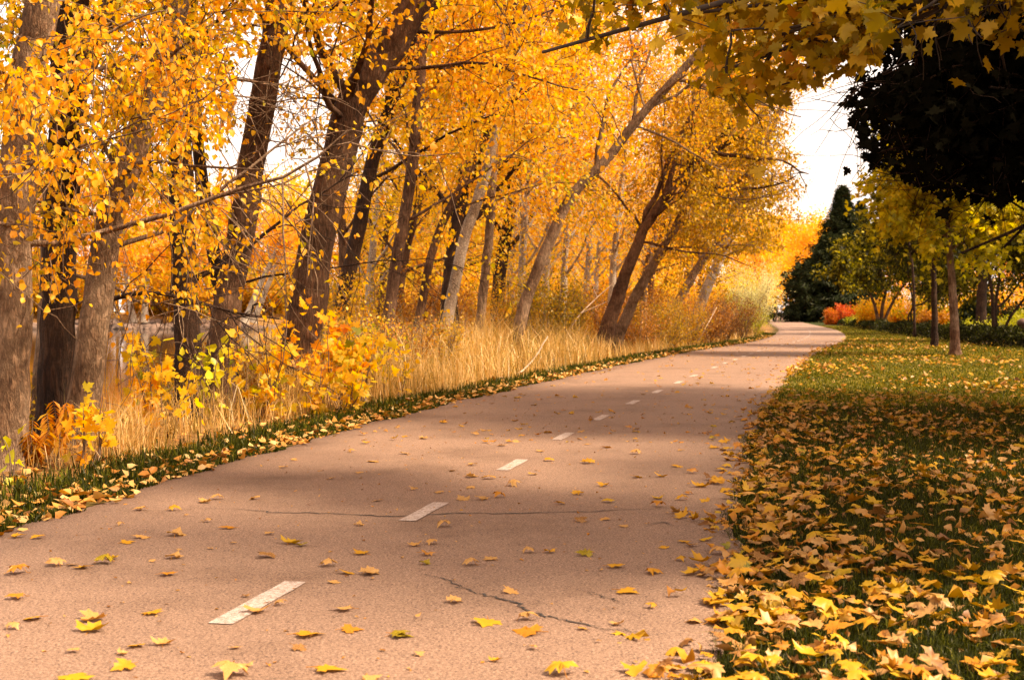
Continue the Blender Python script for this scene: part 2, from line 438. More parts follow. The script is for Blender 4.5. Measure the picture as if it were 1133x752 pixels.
cr = ramp(nt, [(.30, (8.0, 6.3, 5.3)), (.60, (10.0, 8.3, 7.2))]); L(cn.outputs['Fac'], cr.inputs[0])
mx = N(nt, 'ShaderNodeMix', data_type='RGBA'); mx.inputs[0].default_value = .88
L(sky.outputs[0], mx.inputs[6]); L(cr.outputs[0], mx.inputs[7]); L(mx.outputs[2], bg.inputs['Color']); L(bg.outputs[0], wo.inputs['Surface'])

# ------------------------------------------------------------------ setting: ground, path, water
def axis(lo, hi, step, lo2, hi2, n):
    f = np.arange(lo, hi + 1e-6, step)
    a = lo - np.geomspace(step, lo - lo2, n)[::-1] if lo2 < lo else np.array([])
    b = hi + np.geomspace(step, hi2 - hi, n) if hi2 > hi else np.array([])
    return np.concatenate([a, f, b])


xs = axis(-50, 24, .45, -420, 600, 40); ys = axis(-14, 130, .5, -60, 1400, 40)
X, Y = np.meshgrid(xs, ys)
Z = HGT(X, Y)
sL = LE(Y) - X
zone = np.where(X > CEN(Y), 1.0, np.where(sL < .55, .55, 0.0))
zone = np.where((Y > 150) & (X < CEN(Y)) & (sL < 6), .6, zone)
V = np.stack([X, Y, Z], -1).reshape(-1, 3)
ny, nx = X.shape
i = np.arange(ny - 1)[:, None] * nx + np.arange(nx - 1)[None]
Fg = np.stack([i, i + 1, i + nx + 1, i + nx], -1).reshape(-1, 4)
o = obj('ground', mesh('ground', V, [Fg], M['ground'], tint=zone.ravel(), smooth=True)); tag(o, kind='structure')

yy = np.concatenate([np.arange(-13, 60, .25), np.arange(60, 150, 1.0), np.arange(150, 690, 4.0)])
l, r = LE(yy), RE(yy)
ts = np.linspace(0, 1, 9)
PT = .02
rows = []
for k, t in enumerate(ts):
    rows.append(np.stack([l + (r - l) * t, yy, np.full_like(yy, PT)], -1))
rows = [np.stack([l - .03, yy, np.full_like(yy, -.03)], -1)] + rows + [np.stack([r + .03, yy, np.full_like(yy, -.03)], -1)]
V = np.stack(rows, 1).reshape(-1, 3); nc = len(rows)
i = np.arange(len(yy) - 1)[:, None] * nc + np.arange(nc - 1)[None]
path = obj('path', mesh('path', V, [np.stack([i, i + 1, i + nc + 1, i + nc], -1).reshape(-1, 4)], M['asphalt'])); tag(path, kind='structure')

# centre dashes
starts = [4.84, 7.24, 9.56, 11.85, 14.0, 16.45, 18.7, 21.2, 23.4]
starts += list(np.arange(27.0, 86, 2.28))
for k, y0 in enumerate(starts):
    Ld = .70 if k > 0 else .76
    q = np.linspace(y0, y0 + Ld, 6)
    c = CEN(q); dx = np.gradient(c, q); nn = nrm(np.stack([np.ones_like(q), -dx], -1)); hw = .050
    rg = R(k + 50)
    a = np.stack([c, q], -1) - nn * (hw + rg.uniform(-.004, .004, (6, 1))); b = np.stack([c, q], -1) + nn * (hw + rg.uniform(-.004, .004, (6, 1)))
    V = np.concatenate([np.c_[a, np.full(6, PT + .004)], np.c_[b, np.full(6, PT + .004)]])
    F = np.array([(j, j + 6, j + 7, j + 1) for j in range(5)])
    o = obj('centre_dash', mesh('centre_dash', V, [F], M['paint']), path)

# cracks across the asphalt
def crack(pix, wid, seed):
    rg = R(seed)
    pts = resample([G(x, y, PT) for x, y in pix], 60)
    pts[:, :2] += rg.normal(0, .011, (60, 2)); pts[:, 2] = PT + .0035
    t = nrm(np.gradient(pts, axis=0)); n = np.stack([-t[:, 1], t[:, 0], 0 * t[:, 0]], -1)
    ww = wid * (rg.uniform(.25, 1, (60, 1))) * np.sin(np.linspace(.06, math.pi - .06, 60))[:, None]
    V = np.concatenate([pts - n * ww, pts + n * ww])
    F = np.array([(j, j + 60, j + 61, j + 1) for j in range(59)])
    obj('asphalt_crack', mesh('asphalt_crack', V, [F], M['crack']), path)


crack([(205, 562), (260, 563), (310, 567), (370, 568), (430, 571), (500, 568), (560, 568), (640, 566), (720, 563), (800, 560)], .014, 1)
crack([(462, 635), (490, 640), (520, 654), (560, 664), (590, 678), (630, 687), (680, 697), (745, 703)], .010, 2)
crack([(640, 652), (668, 660), (690, 668)], .004, 3)
crack([(715, 582), (735, 578), (750, 584)], .004, 4)
crack([(590, 447), (690, 440), (790, 436)], .012, 5)

wv = np.array([(-420, -60, WATER), (24, -60, WATER), (24, 135, WATER), (-420, 135, WATER)], float)
o = obj('river_water', mesh('river_water', wv, [np.array([(0, 1, 2, 3)])], M['water'])); tag(o, kind='structure')


# ------------------------------------------------------------------ tree generator
def walk(rng, p, d, L, n, wb, trop):
    pts = [p]; d = d / np.linalg.norm(d); st = L / n
    for _ in range(n):
        d = d + wb * rng.standard_normal(3) + trop
        d = d / np.linalg.norm(d)
        p = p + d * st; pts.append(p)
    return np.array(pts)


def grow(seed, trunk, r0, r1, t0=.3, nl=10, L1=3.0, inc=55, up=.05, n2=6, L2=1.3, n3=4, L3=.55, leaves=20, jit=.12, bias=(0, 0, 0),
         droop=.10, leafsize=.07, tpl=T_OVATE, extra=(), flare=1.5, sides=14, hang=.6, curl=0.0, gap=0.0, taper=.8, xw=None, thin=(), rbk=1.0, ridge=0.0, twthin=1.1):
    """returns dict of mesh pieces (V,F) for trunk, branches, crown; trunk: rough points base -> top"""
    rng = R(seed)
    trunk = np.asarray(trunk, float)
    n = 34
    tp = resample(trunk, n)
    seg = np.r_[0, np.cumsum(np.linalg.norm(np.diff(tp, axis=0), axis=1))]; tt = seg / seg[-1]
    rr = r0 + (r1 - r0) * tt**taper
    rr = rr * (1 + (flare - 1) * np.exp(-seg / (r0 * 1.6)))
    tp[1:-1] += rng.normal(0, r0 * .05, (n - 2, 3))
    trunks = [(tp, rr)]
    relief = None
    if ridge:
        nn2 = 110; sides = 44
        f2 = np.linspace(0, n - 1, nn2); tp2 = np.stack([np.interp(f2, np.arange(n), tp[:, q]) for q in range(3)], -1)
        sg2 = np.interp(f2, np.arange(n), seg); rr2 = np.interp(f2, np.arange(n), rr)
        an_ = np.arange(sides) * 2 * math.pi / sides
        relief = np.zeros((nn2, sides))
        for m_ in (7, 11, 15, 19):
            ph = np.cumsum(rng.normal(0, .28, nn2))[:, None] + rng.uniform(0, 6.28)
            relief += (1 - np.abs(np.sin(an_[None] * m_ / 2 + ph))) * rng.uniform(.5, 1) * (1 + .5 * np.sin(sg2[:, None] * rng.uniform(3, 7) + an_[None] * 2))
        relief = ridge * (relief / 2.2 - .6)
        for _ in range(7):   # knots and old branch scars
            zc = rng.uniform(.3, seg[-1] * .7); ac = rng.uniform(0, 6.28)
            da = np.abs((an_[None] - ac + math.pi) % (2 * math.pi) - math.pi) * rr2[:, None]
            relief += .16 * np.exp(-((sg2[:, None] - zc)**2 + da**2) / (2 * (r0 * .38)**2))
        relief += .35 * np.maximum(0, np.cos(an_ * 5 + rng.uniform(0, 6)))[None] * np.exp(-sg2 / (r0 * 1.3))[:, None]
        trunks = [(tp2, rr2)]
    br, tw, anchors, axes = [], [], [], []
    limbs = []
    for k in range(nl):
        t = t0 + (1 - t0) * min(1, ((k + rng.uniform(0, 1)) / nl))
        ii = np.interp(t, tt, np.arange(n)); j = int(min(ii, n - 2)); f = ii - j
        b = tp[j] * (1 - f) + tp[j + 1] * f
        td = nrm(tp[j + 1] - tp[j])
        az = k * 2.4 + rng.uniform(-.5, .5)
        pv = np.array([math.cos(az), math.sin(az), 0.])
        pv = nrm(pv - td * (pv @ td))
        a = rad(inc + rng.uniform(-14, 14))
        d = math.cos(a) * td + math.sin(a) * pv + np.array(bias)
        Ln = L1 * (1.15 - .6 * (t - t0) / (1 - t0 + 1e-6)) * rng.uniform(.7, 1.2)
        rb = rbk * min(max(np.interp(t, tt, rr) * .42, .012), .012 + .022 * Ln)
        limbs.append((b, d, Ln, rb))
    limbs += [(np.array(a), np.array(b), c, dd) for a, b, c, dd in extra]
    for li, (b, d, Ln, rb) in enumerate(limbs):
        own = xw is not None and li >= nl
        lp = walk(rng, b, d, Ln, 9, xw if own else .13, np.array([0, 0, 0 if own else up]))
        if len(thin) and twthin < 1 and not own and not openings(lp[6:7], [(p_, 1) for p_, q_ in thin if q_ >= twthin], rng)[0]:
            continue
        lr = np.linspace(rb, rb * .25, 10)
        br.append((lp, lr))
        for q in range(n2):
            t = .22 + .78 * (q + rng.uniform(0, 1)) / n2
            ii = t * 9; j = int(min(ii, 8)); bb = lp[j] + (lp[j + 1] - lp[j]) * (ii - j)
            ld = nrm(lp[j + 1] - lp[j])
            d2 = ld * .55 + rng.standard_normal(3) * .62 + np.array([0, 0, -droop])
            sp = walk(rng, bb, d2, L2 * rng.uniform(.6, 1.25), 6, .16, np.array([0, 0, -droop * .35]))
            if len(thin) and twthin < 1 and not openings(sp[4:5], [(p_, min(1, q_ * 1.02)) for p_, q_ in thin if q_ >= twthin], rng)[0]:
                continue
            tw.append((sp, np.linspace(max(rb * .28, .006), .0038, 7)))
            if rng.uniform() > gap:
                anchors.append(sp[2:]); axes.append(nrm(np.gradient(sp, axis=0))[2:])
            for z in range(n3):
                j = int(rng.integers(1, 7)); d3 = nrm(sp[j] - sp[j - 1]) * .6 + rng.standard_normal(3) * .6 + np.array([0, 0, -droop])
                tq = walk(rng, sp[j], d3, L3 * rng.uniform(.5, 1.3), 4, .2, np.array([0, 0, -droop * .5]))
                tw.append((tq, np.linspace(.0042, .0026, 5)))
                if rng.uniform() > gap:
                    anchors.append(tq); axes.append(nrm(np.gradient(tq, axis=0)))
    out = {}
    out['trunk'] = tubes(trunks, sides, 0 if ridge else .05, seed, relief=relief)
    V1, F1 = tubes(br, 7, .04, seed + 1)
    V2, F2 = tubes(tw, 4)
    out['branch'] = (np.concatenate([V1, V2]), [F1[0], F2[0] + len(V1)])
    A = np.concatenate(anchors); D = np.concatenate(axes)
    nleaf = int(leaves * len(anchors))
    if nleaf:
        pick = rng.integers(0, len(A), nleaf)
        pos = A[pick] + rng.normal(0, jit, (nleaf, 3))
        if len(thin):
            kp = openings(pos, thin, rng); pos, pick = pos[kp], pick[kp]; nleaf = len(pos)
        yd = rng.standard_normal((nleaf, 3)) * .6 + D[pick] * .35 + np.array([0, 0, -hang])
        nd = rng.standard_normal((nleaf, 3)) * .9 + np.array([0, 0, .8])
        s = leafsize * rng.uniform(.6, 1.25, nleaf)
        Vl, Fl, kk = place_leaves(tpl, pos, yd, nd, s, rng, curl)
        tint = np.clip(.5 + .13 * rng.standard_normal(nleaf), 0, 1)
        out['crown'] = (Vl, Fl, np.repeat(tint, kk))
    return out


def make_tree(name, base, data, label, cat, bark, leafm, group=None, twig=None, tshift=0.0):
    """trunk / branches / crown as parts under an Empty at the tree's base; data is in world coordinates"""
    base = np.asarray(base, float)
    e = empty(name, base, label, cat, group)
    V, F = data['trunk']; obj('trunk', mesh('trunk', V - base, F, M[bark], smooth=True), e)
    V, F = data['branch']; obj('branch_work', mesh('branch_work', V - base, F, M[twig or bark], smooth=True), e)
    if 'crown' in data:
        V, F, t = data['crown']; obj('crown', mesh('crown', V - base, [F], M[leafm], tint=np.clip(t + tshift, 0, 1)), e)
    return e


def pix_trunk(pts, y, top=None, dy=0.0, sink=.15):
    """trunk line: photo pixels at a depth, standing on the ground, carried on above the frame to TOP (metres above the last point)"""
    q = [P(px, py, y + dy * k) for k, (px, py) in enumerate(pts)]
    g = float(HGT(q[0][0], q[0][1])) - sink
    d0 = q[1] - q[0]
    base = q[0] + d0 / max(d0[2], .2) * (g - q[0][2])
    q = [base] + [a for a in q if a[2] > g + .25]
    if top:
        d = q[-1] - q[-2]; d = d / np.linalg.norm(d)
        last = q[-1].copy()
        for k in range(1, 4):
            d = nrm(d + np.array([0, 0, .12])); last = last + d * top / 3; q.append(last.copy())
    return np.array(q)


# ------------------------------------------------------------------ riverside trees one by one (photo pixels of the trunk, distance)
def riverside(seed, pts, y, top, r0, r1, bark, leafm, label, dy=0.0, group=None, tshift=0.0, name='riverside_tree', **kw):
    tr = pix_trunk(pts, y, top, dy)
    d = grow(seed, tr, r0, r1, **kw)
    return make_tree(name, tr[0], d, label, 'tree', bark, leafm, group, tshift=tshift)


near = dict(thin=[TRUNKS, RIVERGAP, SKYLEFT, ([(-80, 200), (240, 200), (240, 330), (-80, 330)], .3), ([(-80, 330), (260, 330), (260, 620), (-80, 620)], .82)], twthin=.9, rbk=.5, t0=.13, nl=15, L1=2.5, inc=68, up=.02, n2=8, L2=1.2, n3=5, L3=.55, leaves=17, leafsize=.06, droop=.16, hang=.8, jit=.05, ridge=.07)
riverside(11, [(6, 512), (12, 400), (16, 300), (20, 180), (36, 60), (48, 0)], 9.9, 6.5, .155, .10, 'bark_pale', 'gold',
          'thick pale-barked tree at the far left edge of the photo beside the path', extra=[(P(px_, py_, 9.8), (dx_, dy_, .15), 1.2, .02) for px_, py_, dx_, dy_ in [(16, 250, -.3, -1), (26, 130, .3, -1), (34, 70, 1, -.4), (20, 190, .9, -.3)]],
          **{**near, 'bias': (.1, -.15, 0)})
riverside(12, [(60, 480), (64, 380), (66, 280), (72, 160), (74, 60), (80, 0)], 12.0, 7, .17, .11, 'bark_dark', 'gold',
          'nearly black upright trunk just left of the pale leaning trunk over the river', tshift=-.14, **{**near, 'L1': 2.2, 'nl': 13})
riverside(13, [(86, 486), (98, 400), (108, 330), (120, 250), (146, 170), (172, 95), (192, 20)], 11.6, 7, .145, .08, 'bark_pale', 'gold',
          'pale trunk curving to the right beside the orange sumac, water behind it', extra=[(P(px_, py_, 11.5), (dx_, dy_, .1), 1.2, .02) for px_, py_, dx_, dy_ in [(124, 240, -.6, -.8), (160, 130, .2, -1), (178, 70, .6, -.8)]],
          tshift=-.12, **{**near, 'bias': (.1, -.15, 0), 'nl': 16})
riverside(14, [(56, 330), (60, 240), (66, 180), (96, 70), (124, 5)], 12.8, 6, .13, .08, 'bark_pale', 'gold',
          'pale leaning tree that crosses behind the nearly black trunk at left', **{**near, 'nl': 14, 'L1': 2.0, 'twthin': 1.1})
riverside(15, [(212, 462), (207, 380), (204, 300), (200, 200), (200, 110), (206, 20)], 14.8, 7, .16, .09, 'bark_dark', 'gold',
          'dark straight trunk standing directly left of the smooth brown trunk leaning over the bank', **{**near, 'leafsize': .08})
riverside(16, [(244, 330), (234, 260), (222, 190), (214, 100), (212, 20)], 17.5, 6, .10, .06, 'bark_dark', 'yellow',
          'thin dark trunk leaning left behind the dark straight trunk', **{**near, 'nl': 9, 'leafsize': .08})
mid = dict(thin=[([(230, 150), (620, 190), (620, 460), (230, 460)], .2), PARKGAP, SKYGAP, SKYEDGE, SILVER, SKYLEFT], rbk=.7, twthin=.9, t0=.26, nl=15, L1=3.0, inc=62, up=.03, n2=8, L2=1.4, n3=5, L3=.6, leaves=14, leafsize=.085, droop=.12, hang=.6, jit=.09, ridge=.05)
riverside(17, [(238, 448), (252, 340), (266, 260), (284, 150), (300, 60), (310, 0)], 16.0, 8, .19, .12, 'bark_mid', 'orange',
          'brown furrowed trunk leaning right, left neighbour of the thickest trunk', **{**mid, 't0': .36, 'bias': (.1, -.1, 0)})
riverside(18, [(322, 448), (338, 340), (350, 270), (370, 190), (392, 110), (428, 55), (462, 0)], 16.8, 8, .255, .15, 'bark_mid', 'orange',
          'thickest brown trunk, leaning right from the grass beside the yellow saplings', flare=1.25, 
          extra=[(P(392, 112, 16.8), (-.55, -.15, .6), 3.4, .07), (P(388, 120, 16.8), (.1, -.5, .5), 3.2, .06), (P(410, 80, 16.8), (1, -.25, .12), 3.0, .03),
                 (P(440, 35, 16.8), (1, .1, .1), 3.0, .03), (P(384, 135, 16.9), (-.3, -.8, .25), 2.8, .05), (P(384, 125, 16.9), (-.9, -.1, .5), 3.0, .05)],
          **{**mid, 't0': .42, 'nl': 18, 'leaves': 14})
riverside(19, [(372, 366), (386, 300), (398, 250), (412, 180), (438, 100), (470, 30)], 28.0, 8, .18, .10, 'bark_dark', 'gold',
          'dark forked trunk at the water edge right of the thickest trunk', **{**mid, 'L1': 3.6, 'leafsize': .10, 'n2': 8},
          )
riverside(20, [(382, 330), (380, 270), (376, 220), (386, 150), (392, 90)], 30.0, 6, .14, .09, 'bark_mid', 'yellow',
          'slender brown trunk behind the dark forked trunk at the water edge', **{**mid, 'nl': 10, 'leafsize': .10})
riverside(21, [(428, 372), (437, 300), (448, 235), (458, 170), (464, 90), (470, 0)], 27.0, 8, .14, .09, 'bark_mid', 'gold',
          'brown trunk with greenish leaves, behind the left end of the dry grass', tshift=-.12, **{**mid, 'L1': 3.4, 'leafsize': .10, 't0': .2, 'nl': 18})
riverside(22, [(462, 360), (478, 280), (500, 225), (520, 190), (550, 120), (560, 60)], 30.0, 7, .11, .06, 'bark_mid', 'gold',
          'brown crooked tree whose branch bends right above the dry grass', **{**mid, 'L1': 3.2, 'leafsize': .10})
riverside(23, [(494, 358), (504, 310), (518, 250), (534, 205), (552, 130), (575, 40)], 30.5, 7, .15, .09, 'bark_birch', 'yellow',
          'white-barked birch like trunk lit at its foot behind the tall dry grass', **{**mid, 'L1': 3.2, 'leafsize': .10, 't0': .3})
riverside(24, [(530, 366), (536, 310), (542, 250), (545, 190), (552, 80)], 33.0, 7, .13, .08, 'bark_pale', 'gold',
          'slim pale trunk right beside the white-barked one behind the dry grass', **{**mid, 'leafsize': .11, 'nl': 12})
riverside(25, [(572, 402), (578, 345), (592, 305), (612, 258), (634, 215), (668, 180), (704, 135), (742, 92), (790, 40)], 30.0, 5, .16, .06, 'bark_pale', 'gold',
          'long pale trunk curving far to the right above the dry grass', t0=.45,
          extra=[(P(700, 138, 30), (.3, .2, 1.0), 3.2, .05), (P(660, 186, 30), (.1, .1, 1), 3.8, .06), (P(748, 88, 30), (1, 0, .12), 3.2, .05), (P(720, 118, 30), (1, .1, .35), 3, .045)],
          **{k: v for k, v in {**mid, 'L1': 2.8, 'leafsize': .095, 'leaves': 8, 'gap': .35}.items() if k != 't0'})
riverside(26, [(664, 392), (676, 350), (690, 310), (712, 255), (735, 220), (764, 188), (806, 158), (850, 120)], 36.0, 1.0, .25, .03, 'bark_mid', 'olive',
          'big brown double-stemmed tree leaning right over the path, left stem', t0=.35, tshift=.1,
          extra=[(P(735, 220, 36), (.2, .0, 1), 4.5, .09), (P(760, 190, 36), (.5, -.4, .8), 4.5, .08), (P(712, 255, 36), (-.1, .2, 1), 5, .09), (P(790, 168, 36), (1, 0, .05), 3, .07),
                 (P(750, 200, 36), (.9, -.2, -.05), 3.4, .07), (P(800, 160, 36), (.8, 0, .55), 2.6, .05)],
          **{k: v for k, v in {**mid, 'L1': 3.4, 'leafsize': .09, 'nl': 20, 'leaves': 15, 'droop': .05}.items() if k != 't0'})
riverside(27, [(676, 390), (698, 340), (718, 300), (744, 258), (772, 226), (810, 205)], 36.6, 1.5, .20, .03, 'bark_pale', 'olive',
          'right pale stem of the double tree leaning over the path', t0=.4, tshift=.15,
          extra=[(P(760, 240, 36.6), (.9, .2, .15), 3.2, .05), (P(735, 270, 36.6), (.5, -.3, .8), 3.6, .06)],
          **{k: v for k, v in {**mid, 'L1': 3.0, 'leafsize': .09, 'nl': 14, 'leaves': 14}.items() if k != 't0'})
riverside(28, [(752, 330), (776, 290), (802, 255), (830, 200)], 52.0, 4, .20, .10, 'bark_pale', 'olive',
          'slim pale trunk leaning right above the brown shrubs, left of a similar one', tshift=.2,
          **{**mid, 'L1': 4, 'L2': 1.9, 'leafsize': .13, 'jit': .2, 'leaves': 14, 'nl': 15})
riverside(29, [(778, 330), (790, 300), (803, 270), (808, 250), (815, 200)], 54.0, 4, .26, .12, 'bark_birch', 'olive',
          'pale straight trunk above the right half of the brown shrubs', tshift=.25,
          **{**mid, 'L1': 4, 'L2': 1.9, 'leafsize': .13, 'jit': .2, 'leaves': 14, 'nl': 15})

# ------------------------------------------------------------------ prototypes for the wood and the opposite bank, then copies
def proto(seed, h, lean, r0, bark, leafm, size, leaves, L1, gap=0.0, tpl=T_RHOMB, t0=.22, name='woodland_tree', tshift=0., jit=.3):
    rg = R(seed)
    tr = [np.array([0, 0, -.3]), np.array([lean * .12, 0, h * .25]), np.array([lean * .4, rg.uniform(-.4, .4), h * .5]),
          np.array([lean * .75, rg.uniform(-.6, .6), h * .75]), np.array([lean, rg.uniform(-.6, .6), h])]
    d = grow(seed, tr, r0, .04, t0=t0, nl=20, L1=L1, inc=55, up=.06, n2=8, L2=L1 * .48, n3=4, L3=L1 * .2, leaves=leaves, jit=jit, leafsize=size,
             tpl=tpl, droop=.06, gap=gap, sides=10)
    return make_tree(name, (0, 0, 0), d, 'tree', 'tree', bark, leafm, None, tshift=tshift)


protos = [proto(101, 12.5, 2.2, .22, 'bark_pale', 'gold', .13, 13, 3.4), proto(102, 13.5, 3.2, .24, 'bark_mid', 'yellow', .13, 12, 3.4),
          proto(103, 11.5, 1.0, .16, 'bark_birch', 'gold', .12, 10, 3.0, gap=.45), proto(104, 12.5, 2.6, .26, 'bark_dark', 'orange', .13, 13, 3.5)]
rg = R(7)
used = set()


def spot(k, x, y, s, rz, label, group=None, plist=protos):
    src = plist[k]
    z = float(HGT(x, y))
    if src.name not in used:
        used.add(src.name); src.location = (x, y, z); src.rotation_euler = (0, 0, rz); src.scale = (s, s, s); src['label'] = label
        if group: src['group'] = group
        return src
    return copy_tree(src, (x, y, z), rz, s, label, group)


kinds = ['golden tree with a pale trunk in the wood behind the dry grass', 'yellow tree with a brown trunk in the wood behind the dry grass',
         'thin-leaved white-barked tree in the wood behind the dry grass', 'orange tree with a dark trunk in the wood behind the dry grass']
wood = [(-1.8, 34), (.2, 37), (-3.6, 38), (-.6, 42), (1.6, 41), (3.4, 44), (-5.2, 45), (1.2, 47), (-2.6, 49), (5.0, 49), (3.0, 52), (-.2, 54), (-6, 56), (6.0, 57), (1.5, 60),
        (8.4, 62), (4.2, 65), (-3.5, 66), (9.6, 72), (6.0, 75), (0, 77), (11.5, 80), (7.5, 86), (2.2, 90), (13.6, 92), (-5, 92), (9.5, 98), (5, 104)]
for n_, (x, y) in enumerate(wood):
    k = int(rg.integers(0, 4)); k = 2 if .0 < x / y < .09 else k; s = float(rg.uniform(.85, 1.15)) * (1.0 if y < 70 else .9)
    spot(k, x, y, s, float(rg.uniform(-.8, .8)), kinds[k], 'trees of the wood: ' + kinds[k][:30])

bprotos = [proto(111, 13, 1.2, .25, 'bark_pale', 'gold', .30, 7, 4.0, name='far_bank_tree', jit=.5, t0=.12), proto(112, 12, -1, .25, 'bark_pale', 'yellow', .30, 7, 4.2, name='far_bank_tree', jit=.5, t0=.12),
           proto(113, 14, 2.4, .22, 'bark_pale', 'olive', .28, 6, 3.6, gap=.4, name='far_bank_tree', jit=.5, t0=.15, tshift=.25)]
bk = ['golden tree on the opposite river bank', 'yellow tree on the opposite river bank', 'sparse leaning tree on the opposite river bank']
for n_ in range(34):
    x = -62 + n_ * 2.35 + float(rg.uniform(-1, 1)); y = FARB + 5 + float(rg.uniform(0, 16)) + 8 * (n_ % 3 == 0)
    k = int(rg.integers(0, 3))
    spot(k, x, y, float(rg.uniform(.75, 1.1)), float(rg.uniform(0, 6.28)), bk[k], 'opposite bank: ' + bk[k][:20], bprotos)
# low yellow willows along the opposite bank
def shrub(name, seed, h, spread, ns, leafm, size, leaves, twig, tpl=T_RHOMB, updraft=.08, tshift=0., bare=.25, jit=.08, n2=5, hang=.2):
    rng = R(seed); st, tw, A, D = [], [], [], []
    for k in range(ns):
        az = rng.uniform(0, 6.283); rr = spread * .35 * rng.uniform(0, 1)**.5
        p0 = np.array([rr * math.cos(az), rr * math.sin(az), -.06])
        d = np.array([math.cos(az) * spread / h * rng.uniform(.2, 1.1), math.sin(az) * spread / h * rng.uniform(.2, 1.1), 1.])
        Ls = h * rng.uniform(.65, 1.12)
        s = walk(rng, p0, d, Ls, 8, .13, np.array([0, 0, updraft]))
        st.append((s, np.linspace(.006 + .006 * h, .003, 9)))
        for q in range(n2):
            t = bare + (1 - bare) * rng.uniform(); j = int(min(t * 8, 7))
            d2 = nrm(s[j + 1] - s[j]) * .6 + rng.standard_normal(3) * .6
            u = walk(rng, s[j], d2, h * .28 * rng.uniform(.5, 1.3), 4, .2, np.array([0, 0, updraft * .6]))
            tw.append((u, np.linspace(.004, .0018, 5))); A.append(u); D.append(nrm(np.gradient(u, axis=0)))
        A.append(s[int(9 * bare) + 1:]); D.append(nrm(np.gradient(s, axis=0))[int(9 * bare) + 1:])
    V1, F1 = tubes(st, 5); V2, F2 = tubes(tw, 3)
    A = np.concatenate(A); D = np.concatenate(D); n = leaves
    pk = rng.integers(0, len(A), n); pos = A[pk] + rng.normal(0, jit, (n, 3)); pos[:, 2] = np.maximum(pos[:, 2], .04)
    Vl, Fl, kk = place_leaves(tpl, pos, rng.standard_normal((n, 3)) * .6 + D[pk] * .6 + np.array([0, 0, -hang]), rng.standard_normal((n, 3)) + np.array([0, 0, .7]),
                              size * rng.uniform(.6, 1.25, n), rng, .15)
    tint = np.repeat(np.clip(.5 + .2 * rng.standard_normal(n) + tshift, 0, 1), kk)
    e = empty(name, (0, 0, 0), name, 'shrub')
    obj('stem', mesh('stem', np.concatenate([V1, V2]), [F1[0], F2[0] + len(V1)], M[twig], smooth=True), e)
    obj('foliage', mesh('foliage', Vl, [Fl], M[leafm], tint=tint), e)
    return e


def put(e, x, y, label, cat='shrub', group=None, s=1.0, rz=0.0, sink=0.0):
    e.location = (x, y, float(HGT(x, y)) - sink); e.rotation_euler = (0, 0, rz); e.scale = (s, s, s)
    return tag(e, label, cat, group)


def put_px(e, px, y, *a, **k):
    return put(e, (px - CX) / F0 * y, y, *a, **k)


def put_copies(e, spots, labels, group, cat='shrub'):
    for n_, (x, y, s, rz) in enumerate(spots):
        lab = labels if isinstance(labels, str) else labels[n_]
        if n_ == 0: put(e, x, y, lab, cat, group, s, rz)
        else: copy_tree(e, (x, y, float(HGT(x, y))), rz, s, lab, group)['category'] = cat


# thicket under the wood, behind the dry grass
us = []
for n_ in range(40):
    y = 27 + 1.6 * n_ * (1 + n_ * .006); f = rg.uniform(.15, 1.0)
    x = float(LE(y)) - 2.2 - f * min(bankoff(y) - 2.0, 9)
    us.append((x, y, float(rg.uniform(.75, 1.3)), float(rg.uniform(0, 6.28))))
put_copies(shrub('thicket_shrub', 201, 2.0, 1.1, 26, 'olive', .07, 4200, 'twig', n2=7, tshift=.25), us[0::3], 'amber leafy thicket shrub under the trees of the wood', 'amber thicket shrubs in the wood')
put_copies(shrub('thicket_shrub', 202, 2.2, 1.0, 26, 'olive', .07, 3800, 'twig', n2=7, tshift=-.08), us[1::3], 'brownish green thicket shrub under the trees of the wood', 'brownish thicket shrubs in the wood')
put_copies(shrub('thicket_shrub', 203, 1.8, 1.2, 26, 'rust', .07, 3600, 'twig', n2=7, tshift=.05), us[2::3], 'rusty brown thicket shrub under the trees of the wood', 'rusty thicket shrubs in the wood')

for sd_, px, y, h, lm, ts_, lab in [(251, 205, 17.0, .9, 'olive', -.1, 'olive undergrowth bush at the water edge behind the dark straight trunk'),
        (252, 262, 18.5, 1.1, 'rust', .1, 'rusty undergrowth bush between the brown trunk and the thickest one'), (253, 345, 19.5, 1.2, 'olive', 0, 'olive undergrowth bush behind the foot of the thickest trunk'),
        (254, 398, 21.0, 1.3, 'gold', -.2, 'olive gold undergrowth bush right of the thickest trunk'), (255, 440, 22.5, 1.2, 'rust', .1, 'rusty undergrowth bush where the tall dry grass starts'),
        (256, 30, 12.5, .7, 'olive', -.1, 'olive undergrowth bush between the two trunks at the far left'), (257, 480, 24.0, 1.2, 'olive', .1, 'brown olive bush in the dry grass before the white-barked trunk')]:
    put_px(shrub('undergrowth_shrub', sd_, h, .8, 26, lm, .06, 1700, 'twig', bare=.15, n2=7, tshift=ts_), px, y, lab, 'shrub', 'undergrowth along the river bank')

